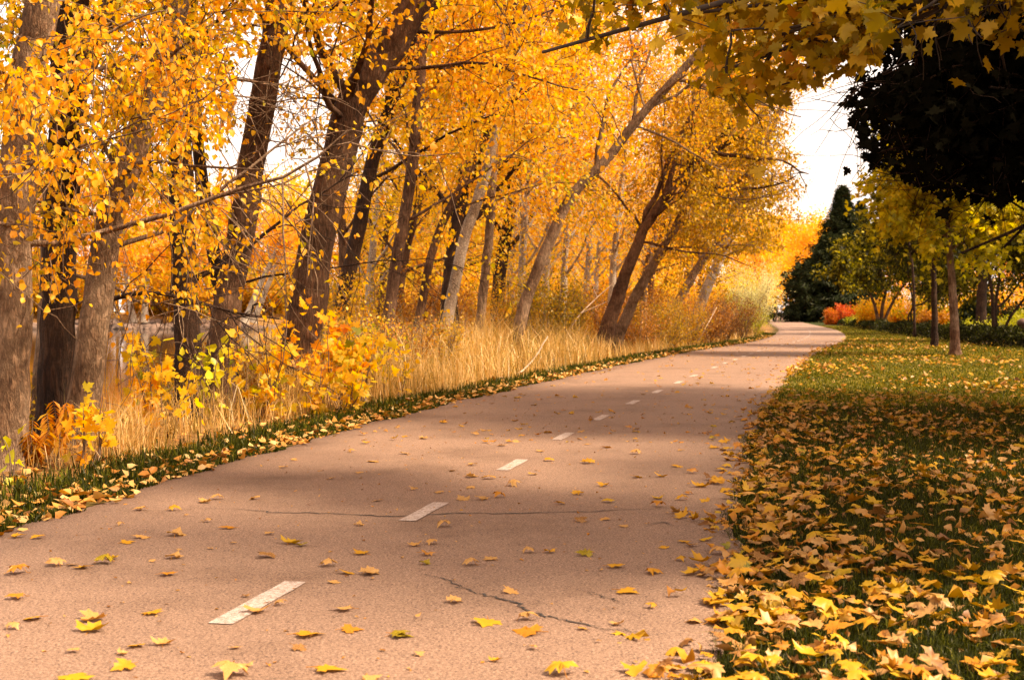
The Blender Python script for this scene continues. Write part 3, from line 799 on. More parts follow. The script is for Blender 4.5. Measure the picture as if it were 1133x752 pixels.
# brown shrubs along the bend
for sd_, px, y, h, sp, lm, ts_, lab in [
        (211, 702, 41, 1.35, 1.0, 'rust', .1, 'rusty shrub starting the row along the bend, under the double tree'),
        (212, 730, 43, 1.7, 1.1, 'olive', 0, 'dark olive leafy shrub in the row along the bend, the pale stick in front'),
        (213, 755, 45, 1.75, 1.1, 'olive', .15, 'olive and gold shrub in the middle of the row along the bend'),
        (214, 778, 48, 1.8, 1.1, 'rust', .1, 'brown shrub in the row along the bend, just right of its middle'),
        (215, 797, 52, 1.9, 1.2, 'rust', -.25, 'reddish brown twiggy shrub second from the right end of the row'),
        (216, 814, 56, 1.9, 1.15, 'rust', -.3, 'dark reddish shrub ending the row at the inside of the bend'),
        (217, 828, 63, 1.9, 1.1, 'lime', -.2, 'olive green shrub behind the dark reddish end of the row')]:
    put_px(shrub('bend_shrub', sd_, h, sp, 34, lm, .055, 5200, 'twig', bare=.12, n2=8, tshift=ts_), px, y, lab, 'shrub', 'shrubs along the bend')
put_px(shrub('thicket_shrub', 218, 2.6, 1.3, 30, 'orange', .09, 4200, 'twig', n2=7), 762, 56, 'tall orange shrub rising behind the olive shrubs of the bend', 'shrub', 'shrubs along the bend')
put_px(shrub('silver_shrub', 221, 5.4, 2.1, 70, 'silver', .17, 15000, 'twig', tpl=T_LONG, bare=.12, n2=10, jit=.16), 833, 112, 'tall feathery silvery pale shrub at the end of the path')
put_px(shrub('lime_shrub', 222, 5.0, 2.2, 40, 'lime', .2, 6000, 'twig', bare=.1, n2=8, jit=.2), 846, 262, 'bright yellow-green shrub right of the silvery one')
put_px(shrub('lime_shrub', 223, 5.0, 3.0, 40, 'olive', .2, 6000, 'twig', bare=.1, n2=8, jit=.2, tshift=.2), 894, 335, 'pale olive bush closing the view at the very end of the path')
put_px(shrub('lime_shrub', 224, 4.2, 2.2, 40, 'lime', .2, 6000, 'twig', bare=.1, n2=8, jit=.2, tshift=-.1), 823, 130, 'olive yellow bush at the foot of the silvery shrub')

# distant orange trees closing the view
dk = [(735, 150), (755, 175), (836, 215), (848, 300), (893, 250), (905, 300), (890, 340), (915, 280), (845, 275), (828, 240), (874, 560), (858, 520), (935, 330), (960, 340), (990, 330), (1030, 300), (1075, 320), (1120, 300), (1160, 320)]
dprotos = [proto(121, 20, .5, .4, 'bark_pale', 'orange', .6, 6, 7, name='distant_tree', jit=.9, t0=.1), proto(122, 19, .5, .4, 'bark_pale', 'gold', .6, 6, 7, name='distant_tree', jit=.9, t0=.1)]
for n_, (px, y) in enumerate(dk):
    s = (y * (345 - (238 + 5 * math.sin(n_ * 2.1) + (30 if px > 920 else 0))) / F0 + 1.2) / 23.5
    spot(n_ % 2, (px - CX) / F0 * y, y, s, n_ * 1.3, ['orange tree in the distance beyond the bend', 'golden tree in the distance beyond the bend'][n_ % 2],
         ['orange distant trees', 'golden distant trees'][n_ % 2], dprotos)

# ------------------------------------------------------------------ right side: park
def spruce(seed, h, rad_, nb, leaves, size):
    rng = R(seed); tr = [(np.array([[0, 0, -.3], [0, 0, h * .4], [.05, 0, h * .8], [0, .02, h]]), np.array([h * .022, h * .016, h * .006, .02]))]
    br, A, D = [], [], []
    for k in range(nb):
        t = (k + rng.uniform()) / nb; z = h * (.05 + .93 * t); Lb = rad_ * (1 - t)**1.0 * rng.uniform(.7, 1.15) + .10
        az = k * 2.4 + rng.uniform(-.4, .4); d = np.array([math.cos(az), math.sin(az), .05 - .35 * (1 - t)])
        b = walk(rng, np.array([0, 0, z]), d, Lb, 7, .06, np.array([0, 0, .05]))
        br.append((b, np.linspace(.012 * h * .2 + .01, .006, 8))); A.append(b[1:]); D.append(nrm(np.gradient(b, axis=0))[1:])
        for q in range(6):
            j = int(rng.integers(2, 8)); s = np.array([-d[1], d[0], 0]) * (1 if q % 2 else -1) + d * .8 + np.array([0, 0, -.2])
            u = walk(rng, b[j], s, Lb * .3 * rng.uniform(.5, 1.2), 4, .08, np.array([0, 0, -.02])); br.append((u, np.linspace(.012, .005, 5)))
            A.append(u); D.append(nrm(np.gradient(u, axis=0)))
    V1, F1 = tubes(br, 4)
    A = np.concatenate(A); D = np.concatenate(D); pk = rng.integers(0, len(A), leaves)
    pos = A[pk] + rng.normal(0, rad_ * .035, (leaves, 3))
    Vl, Fl, kk = place_leaves(T_LONG, pos, D[pk] + rng.standard_normal((leaves, 3)) * .45 + np.array([0, 0, -.15]), rng.standard_normal((leaves, 3)) * .6 + np.array([0, 0, 1.]),
                              size * rng.uniform(.6, 1.3, leaves), rng)
    return dict(trunk=tubes(tr, 10), branch=(V1, F1), crown=(Vl, Fl, np.repeat(np.clip(.5 + .2 * rng.standard_normal(leaves), 0, 1), kk)))


def put_spruce(seed, px, y, top, rad_, nb, leaves, size, label, group=None):
    h = (345 - top) / F0 * y + 1.2
    d = spruce(seed, h, rad_, nb, leaves, size)
    e = make_tree('spruce_tree', (0, 0, 0), d, label, 'spruce', 'bark_dark', 'needle', group)
    e.location = ((px - CX) / F0 * y, y, 0)
    return e


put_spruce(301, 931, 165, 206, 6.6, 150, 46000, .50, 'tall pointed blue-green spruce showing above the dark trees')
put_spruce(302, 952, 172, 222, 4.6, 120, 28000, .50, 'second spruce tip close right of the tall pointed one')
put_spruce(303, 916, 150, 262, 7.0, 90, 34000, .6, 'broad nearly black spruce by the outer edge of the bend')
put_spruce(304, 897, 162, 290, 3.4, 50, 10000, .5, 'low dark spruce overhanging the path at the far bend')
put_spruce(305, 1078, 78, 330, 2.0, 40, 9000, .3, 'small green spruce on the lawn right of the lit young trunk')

# the young maple on the lawn
tr = pix_trunk([(1057, 393), (1055, 345), (1052, 290), (1048, 256), (1044, 225), (1040, 190)], 35.0, 1.4)
d = grow(311, tr, .135, .05, t0=.45, nl=16, L1=2.2, inc=58, up=.05, n2=8, L2=1.3, n3=5, L3=.55, leaves=17, jit=.16, leafsize=.15, tpl=T_MAPLE, droop=.06, flare=1.7, ridge=.06,
         extra=[(P(1049, 262, 35), (.55, 0, 1.0), 3.4, .06), (P(1049, 264, 35), (-.6, .1, 1.0), 2.3, .05), (P(1050, 268, 35), (.9, -.3, .35), 3.0, .05), (P(1047, 250, 35), (-1, -.2, .35), 1.9, .04)], curl=.2)
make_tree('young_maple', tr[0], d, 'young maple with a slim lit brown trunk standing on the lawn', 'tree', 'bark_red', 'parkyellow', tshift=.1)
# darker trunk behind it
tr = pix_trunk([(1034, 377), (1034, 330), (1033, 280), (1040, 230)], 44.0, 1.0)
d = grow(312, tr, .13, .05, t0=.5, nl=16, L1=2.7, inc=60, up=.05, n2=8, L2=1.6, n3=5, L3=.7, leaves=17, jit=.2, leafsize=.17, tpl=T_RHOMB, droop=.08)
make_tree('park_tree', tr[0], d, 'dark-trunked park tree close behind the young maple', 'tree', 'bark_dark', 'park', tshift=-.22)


def multistem(seed, stems, y, label, leafm, L1, leaves, size, tshift=0., bark='bark_dark', r0=.09, top=1.5, nl=8):
    """a small tree of several stems: trunk part holds all of its stems"""
    T, B, C = [], [], []
    base = None
    for k, s in enumerate(stems):
        tr = pix_trunk(s, y + .15 * k, top)
        base = tr[0] if base is None else base
        d = grow(seed + k, tr, r0 * (1 - .1 * k), .03, t0=.45, nl=nl, L1=L1, inc=60, up=.04, n2=7, L2=L1 * .45, n3=4, L3=L1 * .2, leaves=leaves, jit=.16, leafsize=size, tpl=T_RHOMB, droop=.06, sides=9)
        T.append(d['trunk']); B.append(d['branch']); C.append(d['crown'])

    def cat(xs_):
        off, V, F = 0, [], []
        for v, f in xs_: V.append(v); F.append(f[0] + off); off += len(v)
        return np.concatenate(V), [np.concatenate(F)]
    V, F = cat([(c[0], [c[1]]) for c in C])
    return make_tree('multi_stem_tree', base, dict(trunk=cat(T), branch=cat(B), crown=(V, F[0], np.concatenate([c[2] for c in C]))), label, 'tree', bark, leafm, None, tshift=tshift)


multistem(321, [[(1100, 374), (1099, 345), (1097, 320), (1090, 270)], [(1106, 374), (1101, 350), (1104, 320), (1112, 280)], [(1108, 374), (1117, 352), (1128, 337), (1150, 310)], [(1102, 370), (1101, 345), (1115, 330), (1136, 300)]],
          50.0, 'dark small tree of several thin stems behind the hedge at the right edge', 'park', 2.6, 15, .15, -.1)
multistem(331, [[(1007, 362), (1005, 350), (1010, 338), (1006, 310)], [(1009, 362), (1009, 341), (1022, 335), (1045, 318)]], 70.0, 'small crooked dark tree beside the golden shrubs, left of the lit young trunk', 'park', 3.0, 14, .2, -.05, r0=.065)
multistem(341, [[(972, 358), (967, 335), (955, 310), (945, 290)], [(975, 358), (977, 335), (985, 305), (990, 270)], [(977, 358), (990, 330), (1010, 300), (1020, 270)]], 84.0,
          'broad olive-gold small tree of several stems behind the hedge left of the young maple', 'park', 3.0, 20, .24, -.03, 'bark_mid', r0=.16, top=.5)
multistem(351, [[(899, 354), (901, 340), (890, 318)], [(908, 356), (910, 345), (902, 325), (900, 310)]], 165.0, 'dark leaning small trunks under the black spruce at the bend', 'needle', 3.4, 10, .4, 0, r0=.16)
# dark park tree filling behind
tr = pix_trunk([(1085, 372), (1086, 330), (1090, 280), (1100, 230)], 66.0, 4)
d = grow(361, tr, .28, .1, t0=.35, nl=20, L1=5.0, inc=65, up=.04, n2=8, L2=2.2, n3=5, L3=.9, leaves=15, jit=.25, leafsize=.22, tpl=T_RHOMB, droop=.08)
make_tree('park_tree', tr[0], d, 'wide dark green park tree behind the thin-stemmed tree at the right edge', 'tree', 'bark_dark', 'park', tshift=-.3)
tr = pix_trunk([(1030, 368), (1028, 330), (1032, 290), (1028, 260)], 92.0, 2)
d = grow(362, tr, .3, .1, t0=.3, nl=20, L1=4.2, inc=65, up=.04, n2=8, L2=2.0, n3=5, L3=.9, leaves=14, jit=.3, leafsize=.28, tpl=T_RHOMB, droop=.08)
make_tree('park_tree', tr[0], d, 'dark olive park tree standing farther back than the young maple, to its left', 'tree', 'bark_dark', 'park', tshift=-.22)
# bare twigs against the sky
tr = pix_trunk([(1012, 372), (1010, 300), (1000, 245), (984, 215)], 60.0, .8)
d = grow(363, tr, .07, .04, t0=.72, nl=7, L1=2.4, inc=60, up=.12, n2=4, L2=1.0, n3=2, L3=.5, leaves=.5, leafsize=.12, gap=.3, extra=[(P(985, 215, 60), (-1, 0, .55), 3.0, .05), (P(985, 214, 60), (-.3, 0, 1), 3.0, .045)])
make_tree('bare_tree', tr[0], d, 'bare dark twiggy branches standing out against the white sky', 'tree', 'bark_dark', 'orange')

# hedge and shrubs
hp = resample([np.array(q, float) for q in [(26, 35, 0), (17.4, 41, 0), (18.7, 52.5, 0), (21.4, 70, 0), (28.2, 105, 0), (35.5, 140, 0)]], 60)
rng = R(41); n = 60000
i_ = rng.uniform(0, 58.99, n); j_ = i_.astype(int); c_ = hp[j_] + (hp[j_ + 1] - hp[j_]) * (i_ - j_)[:, None]
t_ = nrm(hp[j_ + 1] - hp[j_]); nv = np.stack([-t_[:, 1], t_[:, 0], 0 * t_[:, 0]], -1)
ww = .55 * (1 + .18 * np.sin(i_ * 1.9)); hh = .62 * (1 + .16 * np.sin(i_ * 1.3 + 1) + .08 * np.sin(i_ * 4.1))
a_ = rng.uniform(0, math.pi, n); q_ = rng.uniform(.72, 1.03, n)
pos = c_ + nv * (ww * np.cos(a_) * q_)[:, None]; pos[:, 2] += hh * np.sin(a_)**.6 * q_ + .02
Vl, Fl, kk = place_leaves(T_RHOMB, pos, rng.standard_normal((n, 3)), nv * np.cos(a_)[:, None] + np.array([0, 0, 1.]) * np.sin(a_)[:, None] + rng.standard_normal((n, 3)) * .5, .085 * rng.uniform(.6, 1.3, n), rng)
hed = empty('hedge', (0, 0, 0), 'low clipped dark hedge between the leafy lawn and the shrubs behind', 'hedge')
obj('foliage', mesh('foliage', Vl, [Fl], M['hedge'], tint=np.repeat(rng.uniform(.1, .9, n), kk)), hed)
st = []
for k in range(0, 59, 1):
    for q in range(4): st.append((walk(rng, hp[k] + rng.normal(0, .15, 3) * [1, 1, 0] - [0, 0, .05], np.array([rng.normal(0, .3), rng.normal(0, .3), 1]), .55, 4, .15, np.zeros(3)), np.linspace(.014, .005, 5)))
V1, F1 = tubes(st, 4); o = obj('stem', mesh('stem', V1, F1, M['twig_dark'], smooth=True), hed); o['kind'] = 'stuff'

put_px(shrub('red_shrub', 231, 1.8, 1.5, 46, 'red', .15, 6500, 'twig', bare=.05, n2=8, jit=.12), 940, 118, 'bright red-orange rounded shrub beside the bend')
put_px(shrub('red_shrub', 232, 1.4, 1.2, 40, 'red', .15, 5000, 'twig', bare=.05, n2=8, jit=.12, tshift=-.35), 922, 121, 'orange-brown shrub touching the left side of the bright red one')
put_px(shrub('low_green_shrub', 233, .9, 1.3, 40, 'lime', .12, 4500, 'twig', bare=.03, n2=8, jit=.1, tshift=-.25), 950, 103, 'low green mound shrub in front of the bright red one')
cols = [('yellow', .1, 'yellow'), ('gold', .1, 'golden'), ('orange', 0, 'orange'), ('gold', -.2, 'olive gold'), ('rust', .3, 'amber')]
wl = [(966, 92, 2.0, 'hugging the stems of the broad small tree'), (985, 96, 2.6, 'between the broad small tree and the crooked one'), (1000, 90, 2.2, 'left of the crooked dark tree'), (1016, 88, 2.4, 'right of the crooked dark tree'),
      (1030, 80, 1.3, 'low in front of the dark trunk'), (1040, 96, 3.0, 'behind the dark trunk'), (1094, 100, 3.4, 'seen between the thin stems'), (1120, 104, 3.8, 'high behind the leaning thin stem'), (1075, 108, 3.6, 'behind the small spruce')]
for n_, (px, y, h, where) in enumerate(wl):
    lm, t2, cn_ = cols[n_ % 5]
    put_px(shrub('park_shrub', 240 + n_, h, h * .7, 30, lm, .17, 3600, 'twig', bare=.05, n2=8, jit=.14, tshift=t2), px, y, '%s park shrub %s' % (cn_, where), 'shrub', 'coloured shrubs of the park')
for n_, (px, y, s_, where) in enumerate([(1062, 62, .8, 'behind the lit young trunk'), (1085, 60, .9, 'in front of the small spruce'), (1118, 70, 1.2, 'behind the pale pavement'), (1140, 72, 1.5, 'at the right edge')]):
    put_px(shrub('low_green_shrub', 260 + n_, .9 * s_, 1.4, 40, 'lime', .10, 4200, 'twig', bare=.03, n2=8, jit=.1, tshift=-.2), px, y, 'low yellow-green mound shrub %s' % where, 'shrub', 'low green mounds beyond the hedge')
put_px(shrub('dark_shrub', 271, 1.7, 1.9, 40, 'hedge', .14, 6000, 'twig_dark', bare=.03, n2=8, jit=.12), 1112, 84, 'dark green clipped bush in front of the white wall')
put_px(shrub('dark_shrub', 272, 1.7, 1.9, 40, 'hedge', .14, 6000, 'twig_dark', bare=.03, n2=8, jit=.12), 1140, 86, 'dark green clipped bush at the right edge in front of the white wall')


def box(x0, x1, y0, y1, z0, z1):
    V = np.array([(x, y, z) for z in (z0, z1) for y in (y0, y1) for x in (x0, x1)], float)
    return V, np.array([(0, 2, 3, 1), (4, 5, 7, 6), (0, 1, 5, 4), (2, 6, 7, 3), (0, 4, 6, 2), (1, 3, 7, 5)])


# pale wall and pavement behind the hedge, and the dark post at the right edge
wl_ = empty('garden_wall', (44.0, 116, 0), 'bright pale low wall far behind the thin-stemmed tree', 'wall')
bxs = [box(-6 + 4 * k, -2.06 + 4 * k, -.15, .15, -.2, 1.55) for k in range(4)]
obj('wall_panel', mesh('wall_panel', np.concatenate([b[0] for b in bxs]), [np.concatenate([b[1] + 8 * k for k, b in enumerate(bxs)])], M['concrete']), wl_)
b = box(-6.1, 10.2, -.22, .22, 1.553, 1.68); obj('coping', mesh('coping', b[0], [b[1]], M['concrete']), wl_)
for k in range(5):
    b = box(-6.25 + 4.0 * k, -5.95 + 4.0 * k, -.19, .19, -.2, 1.55)
    obj('pier', mesh('pier', b[0], [b[1]], M['concrete']), wl_)
b = box(21.2, 34, 52.5, 56.5, -.05, .03); o = obj('side_pavement', mesh('side_pavement', b[0], [b[1]], M['concrete'])); tag(o, kind='structure')
prof = [(0.0, -.05), (.19, -.05), (.2, .05), (.185, .12), (.185, .78), (.21, .80), (.21, .86), (.17, .93), (.09, .985), (0.001, 1.0)]
an = np.linspace(0, 2 * math.pi, 20, endpoint=False)
V = np.array([(r_ * math.cos(a), r_ * math.sin(a), z_) for r_, z_ in prof for a in an]); F = np.array([(k * 20 + j, k * 20 + (j + 1) % 20, (k + 1) * 20 + (j + 1) % 20, (k + 1) * 20 + j) for k in range(len(prof) - 1) for j in range(20)])
o = obj('litter_bin', mesh('litter_bin', V, [F], M['brownmetal'], smooth=True), None, ((1132 - CX) / F0 * 44.0, 44.0, 0)); tag(o, 'dark brown round-topped bin cut by the right edge beside the hedge', 'bin')

# ------------------------------------------------------------------ the two maples whose boughs hang into the picture from the right
tr = [np.array(q, float) for q in [(9.2, 14.6, -.2), (9.1, 14.5, 1.2), (9.0, 14.4, 3), (9.0, 14.6, 6), (8.8, 14.6, 9.5)]]
ex = []
rg = R(55)
for k in range(34):
    a = rad(rg.uniform(120, 285)); zz = rg.uniform(2.3, 6.2)
    ex.append(((9.05, 14.5, zz), (math.cos(a), math.sin(a), rg.uniform(-.05, .35)), rg.uniform(3.2, 5.2), .06))
for px, py, y in [(962, 118, 13), (985, 150, 13), (978, 88, 13.5), (1008, 180, 12.5), (1040, 200, 12.5), (1080, 203, 12), (1120, 203, 12), (1000, 120, 12.5), (1030, 150, 12.5), (1070, 150, 12), (1110, 150, 12), (990, 60, 14), (1030, 90, 13), (1090, 100, 13), (1020, 30, 14), (1070, 40, 13), (1120, 50, 13), (970, 105, 15), (1000, 165, 15), (1060, 190, 15)]:
    b = np.array([9.05, 14.5, 2.4 + 2.5 * rg.uniform()]); v = P(px, py, y) - b
    ex.append((b, v + np.array([0, 0, .2]), float(np.linalg.norm(v)), .05))
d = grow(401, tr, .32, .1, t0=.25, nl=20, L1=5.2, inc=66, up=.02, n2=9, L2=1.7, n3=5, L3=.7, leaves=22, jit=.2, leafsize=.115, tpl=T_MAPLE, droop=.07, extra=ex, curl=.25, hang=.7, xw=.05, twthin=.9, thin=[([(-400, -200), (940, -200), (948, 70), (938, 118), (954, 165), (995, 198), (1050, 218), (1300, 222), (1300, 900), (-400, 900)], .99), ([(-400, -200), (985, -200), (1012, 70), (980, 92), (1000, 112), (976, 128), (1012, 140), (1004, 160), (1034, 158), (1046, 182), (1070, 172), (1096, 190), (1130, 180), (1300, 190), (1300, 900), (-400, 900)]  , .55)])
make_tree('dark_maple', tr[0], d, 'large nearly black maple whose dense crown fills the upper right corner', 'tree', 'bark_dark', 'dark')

tr = [np.array(q, float) for q in [(5.6, 4.6, -.2), (5.6, 4.6, 1.3), (5.4, 4.8, 2.6), (5.2, 5.0, 4.5), (5.2, 5.0, 8)]]
ex = []
for px, py, y in [(600, -15, 9.2), (660, 0, 8.8), (720, 5, 8.6), (770, 25, 8.4), (815, 38, 8.2), (850, 62, 8.2), (880, 62, 8.6), (905, 35, 8), (945, 25, 7.2), (985, 15, 7), (1080, -6, 5.2), (760, -25, 9), (850, 5, 9.6),
                  (700, -35, 9.6), (925, 50, 9), (1000, 30, 7.6), (800, -30, 8), (880, -10, 7.6)]:
    tgt = P(px, py, y); b = np.array([5.3, 4.9, 3.0 + .5 * rg.uniform()]); v = tgt - b
    ex.append((b, v + np.array([0, 0, .12]), float(np.linalg.norm(v)) * 1.02, .045))
for tx, ty, tz in [(5.6, 8.6, 3.2), (6.2, 9.6, 3.8), (5.4, 10.2, 3.4), (6.6, 8.2, 4.2), (5.8, 11.0, 3.9), (6.4, 10.4, 4.6), (4.8, 8.8, 4.4), (7.2, 9.4, 3.6), (5.0, 9.8, 4.9)]:  # unseen limbs, added to shade the lawn and right side of the path
    b = np.array([5.3, 4.9, 3.4 + .8 * rg.uniform()]); v = np.array([tx, ty, tz]) - b
    ex.append((b, v + np.array([0, 0, .15]), float(np.linalg.norm(v)) * 1.02, .05))
d = grow(402, tr, .26, .09, t0=.5, nl=7, L1=2.2, inc=35, up=.06, n2=12, L2=.6, n3=4, L3=.3, leaves=15, jit=.09, leafsize=.088, twthin=.9, thin=[SKYGAP, ([(990, 30), (1160, 50), (1160, 400), (930, 400), (930, 150)], .97), ([(500, 25), (640, 42), (740, 78), (800, 104), (862, 114), (905, 88), (985, 66), (985, 400), (500, 400)], .95), ([(940, -90), (1160, -90), (1160, 60), (990, 40)], .8)], tpl=T_MAPLE, droop=.02, extra=ex, curl=.3, hang=.5, xw=.028)
d['crown'] = (d['crown'][0], d['crown'][1], np.clip(d['crown'][2] + .13, 0, 1))
make_tree('golden_maple', tr[0], d, 'maple reaching in from the right with yellow-green boughs along the top', 'tree', 'bark_dark', 'maple', twig='twig_dark')

# ------------------------------------------------------------------ saplings, sumac
def sapling(seed, h, ns, spread, tpl, size, nleaf, leafm, label, px, y, tshift=0., group='yellow saplings at the foot of the riverside trees', name='maple_sapling', cat='sapling'):
    e = shrub(name, seed, h, spread, ns, leafm, size, nleaf, 'twig', tpl=tpl, bare=.3, n2=3, tshift=tshift, jit=.05, hang=.25)
    return put_px(e, px, y, label, cat, group)


sapling(501, .62, 5, .25, T_MAPLE, .105, 52, 'yellow', 'small bright yellow maple sapling at the foot of the pale curving trunk', 92, 9.9, .1)
sapling(502, .95, 6, .3, T_MAPLE, .105, 140, 'yellow', 'yellow sapling in front of the water, right of the pale curving trunk', 178, 12.2, .1)
sapling(503, .95, 5, .3, T_OVATE, .12, 50, 'lime', 'yellow-green sapling at the foot of the brown furrowed trunk', 232, 13.8, .15)
sapling(504, 1.0, 8, .45, T_MAPLE, .105, 190, 'yellow', 'yellow sapling at the left foot of the thickest trunk', 282, 14.6, .05)
sapling(505, 1.25, 8, .5, T_MAPLE, .115, 180, 'orange', 'orange-topped maple sapling right of the thickest trunk', 358, 16.0, .1)
sapling(506, 1.1, 9, .5, T_MAPLE, .115, 240, 'yellow', 'big-leaved yellow-green sapling right of the orange-topped one', 402, 16.4, 0)
sapling(507, .85, 8, .5, T_MAPLE, .10, 170, 'yellow', 'low yellow sapling in front of the orange-topped one', 372, 15.2, .05)
sapling(508, .5, 3, .2, T_OVATE, .12, 14, 'lime', 'few-leaved yellow-green sprout against the far left trunk', 10, 9.0, .1)
sapling(509, .8, 6, .35, T_OVATE, .10, 90, 'yellow', 'low yellow sprouts left of the dry grass', 436, 18.0, .05)


def sumac(seed, px, y, h, label):
    rng = R(seed); st, A, D, Nn = [], [], [], []
    for k in range(4):
        az = rng.uniform(0, 6.28); d = np.array([math.cos(az) * .4, math.sin(az) * .4, 1])
        s = walk(rng, np.zeros(3), d, h * rng.uniform(.75, 1.1), 12, .06, np.array([0, 0, .0]))
        st.append((s, np.linspace(.006, .002, 13)))
        side = nrm(np.cross(d, [0, 0, 1.0]) + 1e-6)
        for j in np.linspace(3, 11.9, 17):
            i0 = int(j); p = s[i0] + (s[i0 + 1] - s[i0]) * (j - i0)
            for sg in (-1, 1):
                A.append(p); D.append(side * sg + np.array([0, 0, -.7]) + rng.normal(0, .15, 3)); Nn.append(np.array([0, 0, 1.]) + side * sg * .4)
    A, D, Nn = np.array(A), np.array(D), np.array(Nn)
    lt = (T_LONG[0] * np.array([1.7, 1, 1]), T_LONG[1])
    Vl, Fl, kk = place_leaves(lt, A, D, Nn, .11 * rng.uniform(.7, 1.2, len(A)), rng, .1)
    e = empty('sumac', (0, 0, 0), label, 'sumac', 'orange sumac shoots')
    V1, F1 = tubes(st, 5); obj('stem', mesh('stem', V1, F1, M['twig'], smooth=True), e)
    obj('foliage', mesh('foliage', Vl, [Fl], M['sumac'], tint=np.repeat(rng.uniform(.1, .8, len(A)), kk)), e)
    return put_px(e, px, y, label, 'sumac', 'orange sumac shoots')


sumac(521, 36, 9.9, .36, 'orange drooping sumac shoot by the far left trunk')
sumac(522, 62, 10.3, .5, 'taller orange sumac shoot in front of the nearly black trunk')

# dead wood
def stick(name, pts, r0, r1, label, mat='deadwood', fork=None):
    p = resample([np.array(q, float) for q in pts], 14)
    p[1:-1] += R(int(abs(p[0, 1] * 10))).normal(0, .006, (12, 3))
    ps = [(p, np.linspace(r0, r1, 14))]
    for a, dv in (fork or []):
        ps.append((walk(R(a), p[a], np.array(dv, float), .9, 5, .15, np.zeros(3)), np.linspace(r1 * 1.2, r1 * .3, 6)))
    V, F = tubes(ps, 8, .06, 3)
    o = obj(name, mesh(name, V, F, M[mat], smooth=True))
    return tag(o, label, 'dead branch')


a = G(612, 396); stick('dead_branch', [a, P(640, 350, 33.5), P(680, 312, 34.5)], .024, .010, 'pale dead stick leaning up towards the double tree', fork=[(7, (1, .2, .6)), (10, (-.2, .2, 1))])
a = G(769, 383); stick('dead_branch', [a, P(781, 362, 45), P(793, 340, 46)], .022, .010, 'pale bare stick leaning in front of the shrubs of the bend', fork=[(10, (.4, .1, 1))])
a = G(572, 408); b = G(655, 396); a[2] = .07; b[2] = .08; o = stick('fallen_log', [a, (a + b) / 2 + [.05, 0, 0], b], .10, .07, 'pale fallen log lying on the grass verge by the dry grass'); o['category'] = 'log'
a = G(573, 417); a[2] = .04; stick('dead_branch', [a, P(590, 398, 24.6), P(606, 372, 25.0)], .02, .012, 'thin broken stick slanting out of the tall dry grass')

# undergrowth closing the view below the far crowns
fs = []
for n_ in range(46):
    x = -62 + n_ * 1.75 + float(rg.uniform(-.8, .8)); fs.append((x, FARB + 3.5 + float(rg.uniform(0, 9)), float(rg.uniform(.8, 1.5)), float(rg.uniform(0, 6.28))))
for n_ in range(26):
    y = 100 + float(rg.uniform(0, 60)); fs.append(((430 + n_ * 11 - CX) / F0 * y, y, float(rg.uniform(.9, 1.5)), float(rg.uniform(0, 6.28))))
for n_ in range(12):
    y = 150 + float(rg.uniform(0, 50)); fs.append(((690 + n_ * 11 - CX) / F0 * y, y, float(rg.uniform(1.0, 1.5)), float(rg.uniform(0, 6.28))))
put_copies(shrub('bank_shrub', 561, 4.0, 2.4, 30, 'gold', .26, 3200, 'twig', bare=.05, n2=8, jit=.25, tshift=-.1), fs[0::2], 'golden bush low under the far trees', 'golden bushes under the far trees')
put_copies(shrub('bank_shrub', 562, 3.2, 2.6, 30, 'olive', .26, 3200, 'twig', bare=.05, n2=8, jit=.25, tshift=.2), fs[1::2], 'olive brown bush low under the far trees', 'olive bushes under the far trees')
for n_ in range(24):
    px = 400 + n_ * 13; y = 135 + float(rg.uniform(0, 45)); k = int(rg.integers(0, 2))
    spot(k, (px - CX) / F0 * y, y, float(rg.uniform(.8, 1.15)), float(rg.uniform(0, 6.28)), ['golden tree far behind the wood', 'yellow tree far behind the wood'][k], ['golden trees far behind the wood', 'yellow trees far behind the wood'][k], bprotos)

# pale leaning trunks across the river seen between the dark trunks
for k, (pp, y, lab) in enumerate([([(270, 352), (288, 315), (304, 280), (320, 240)], 116, 'thin white trunk leaning right on the opposite bank, between the two leaning trunks'),
                                  ([(280, 352), (298, 312), (306, 295), (330, 250)], 118, 'second thin white trunk leaning right on the opposite bank'),
                                  ([(206, 350), (214, 318), (232, 262)], 124, 'pale trunk on the opposite bank behind the dark straight trunk'),
                                  ([(160, 352), (162, 320), (168, 280)], 124, 'pale trunk on the opposite bank right of the pale curving trunk'),
                                  ([(148, 350), (140, 310), (136, 270)], 125, 'pale trunk leaning left on the opposite bank above its reflection')]):
    tr = [P(px, py, y) for px, py in pp]; tr[0][2] = min(tr[0][2], .2)
    d = grow(541 + k, tr, .34, .16, t0=.5, nl=8, L1=3.5, inc=50, up=.05, n2=6, L2=1.8, n3=4, L3=.8, leaves=9, leafsize=.28, jit=.4, tpl=T_RHOMB, sides=8)
    make_tree('far_bank_tree', tr[0], d, lab, 'tree', 'bark_birch', 'gold', 'pale leaning trunks across the river')

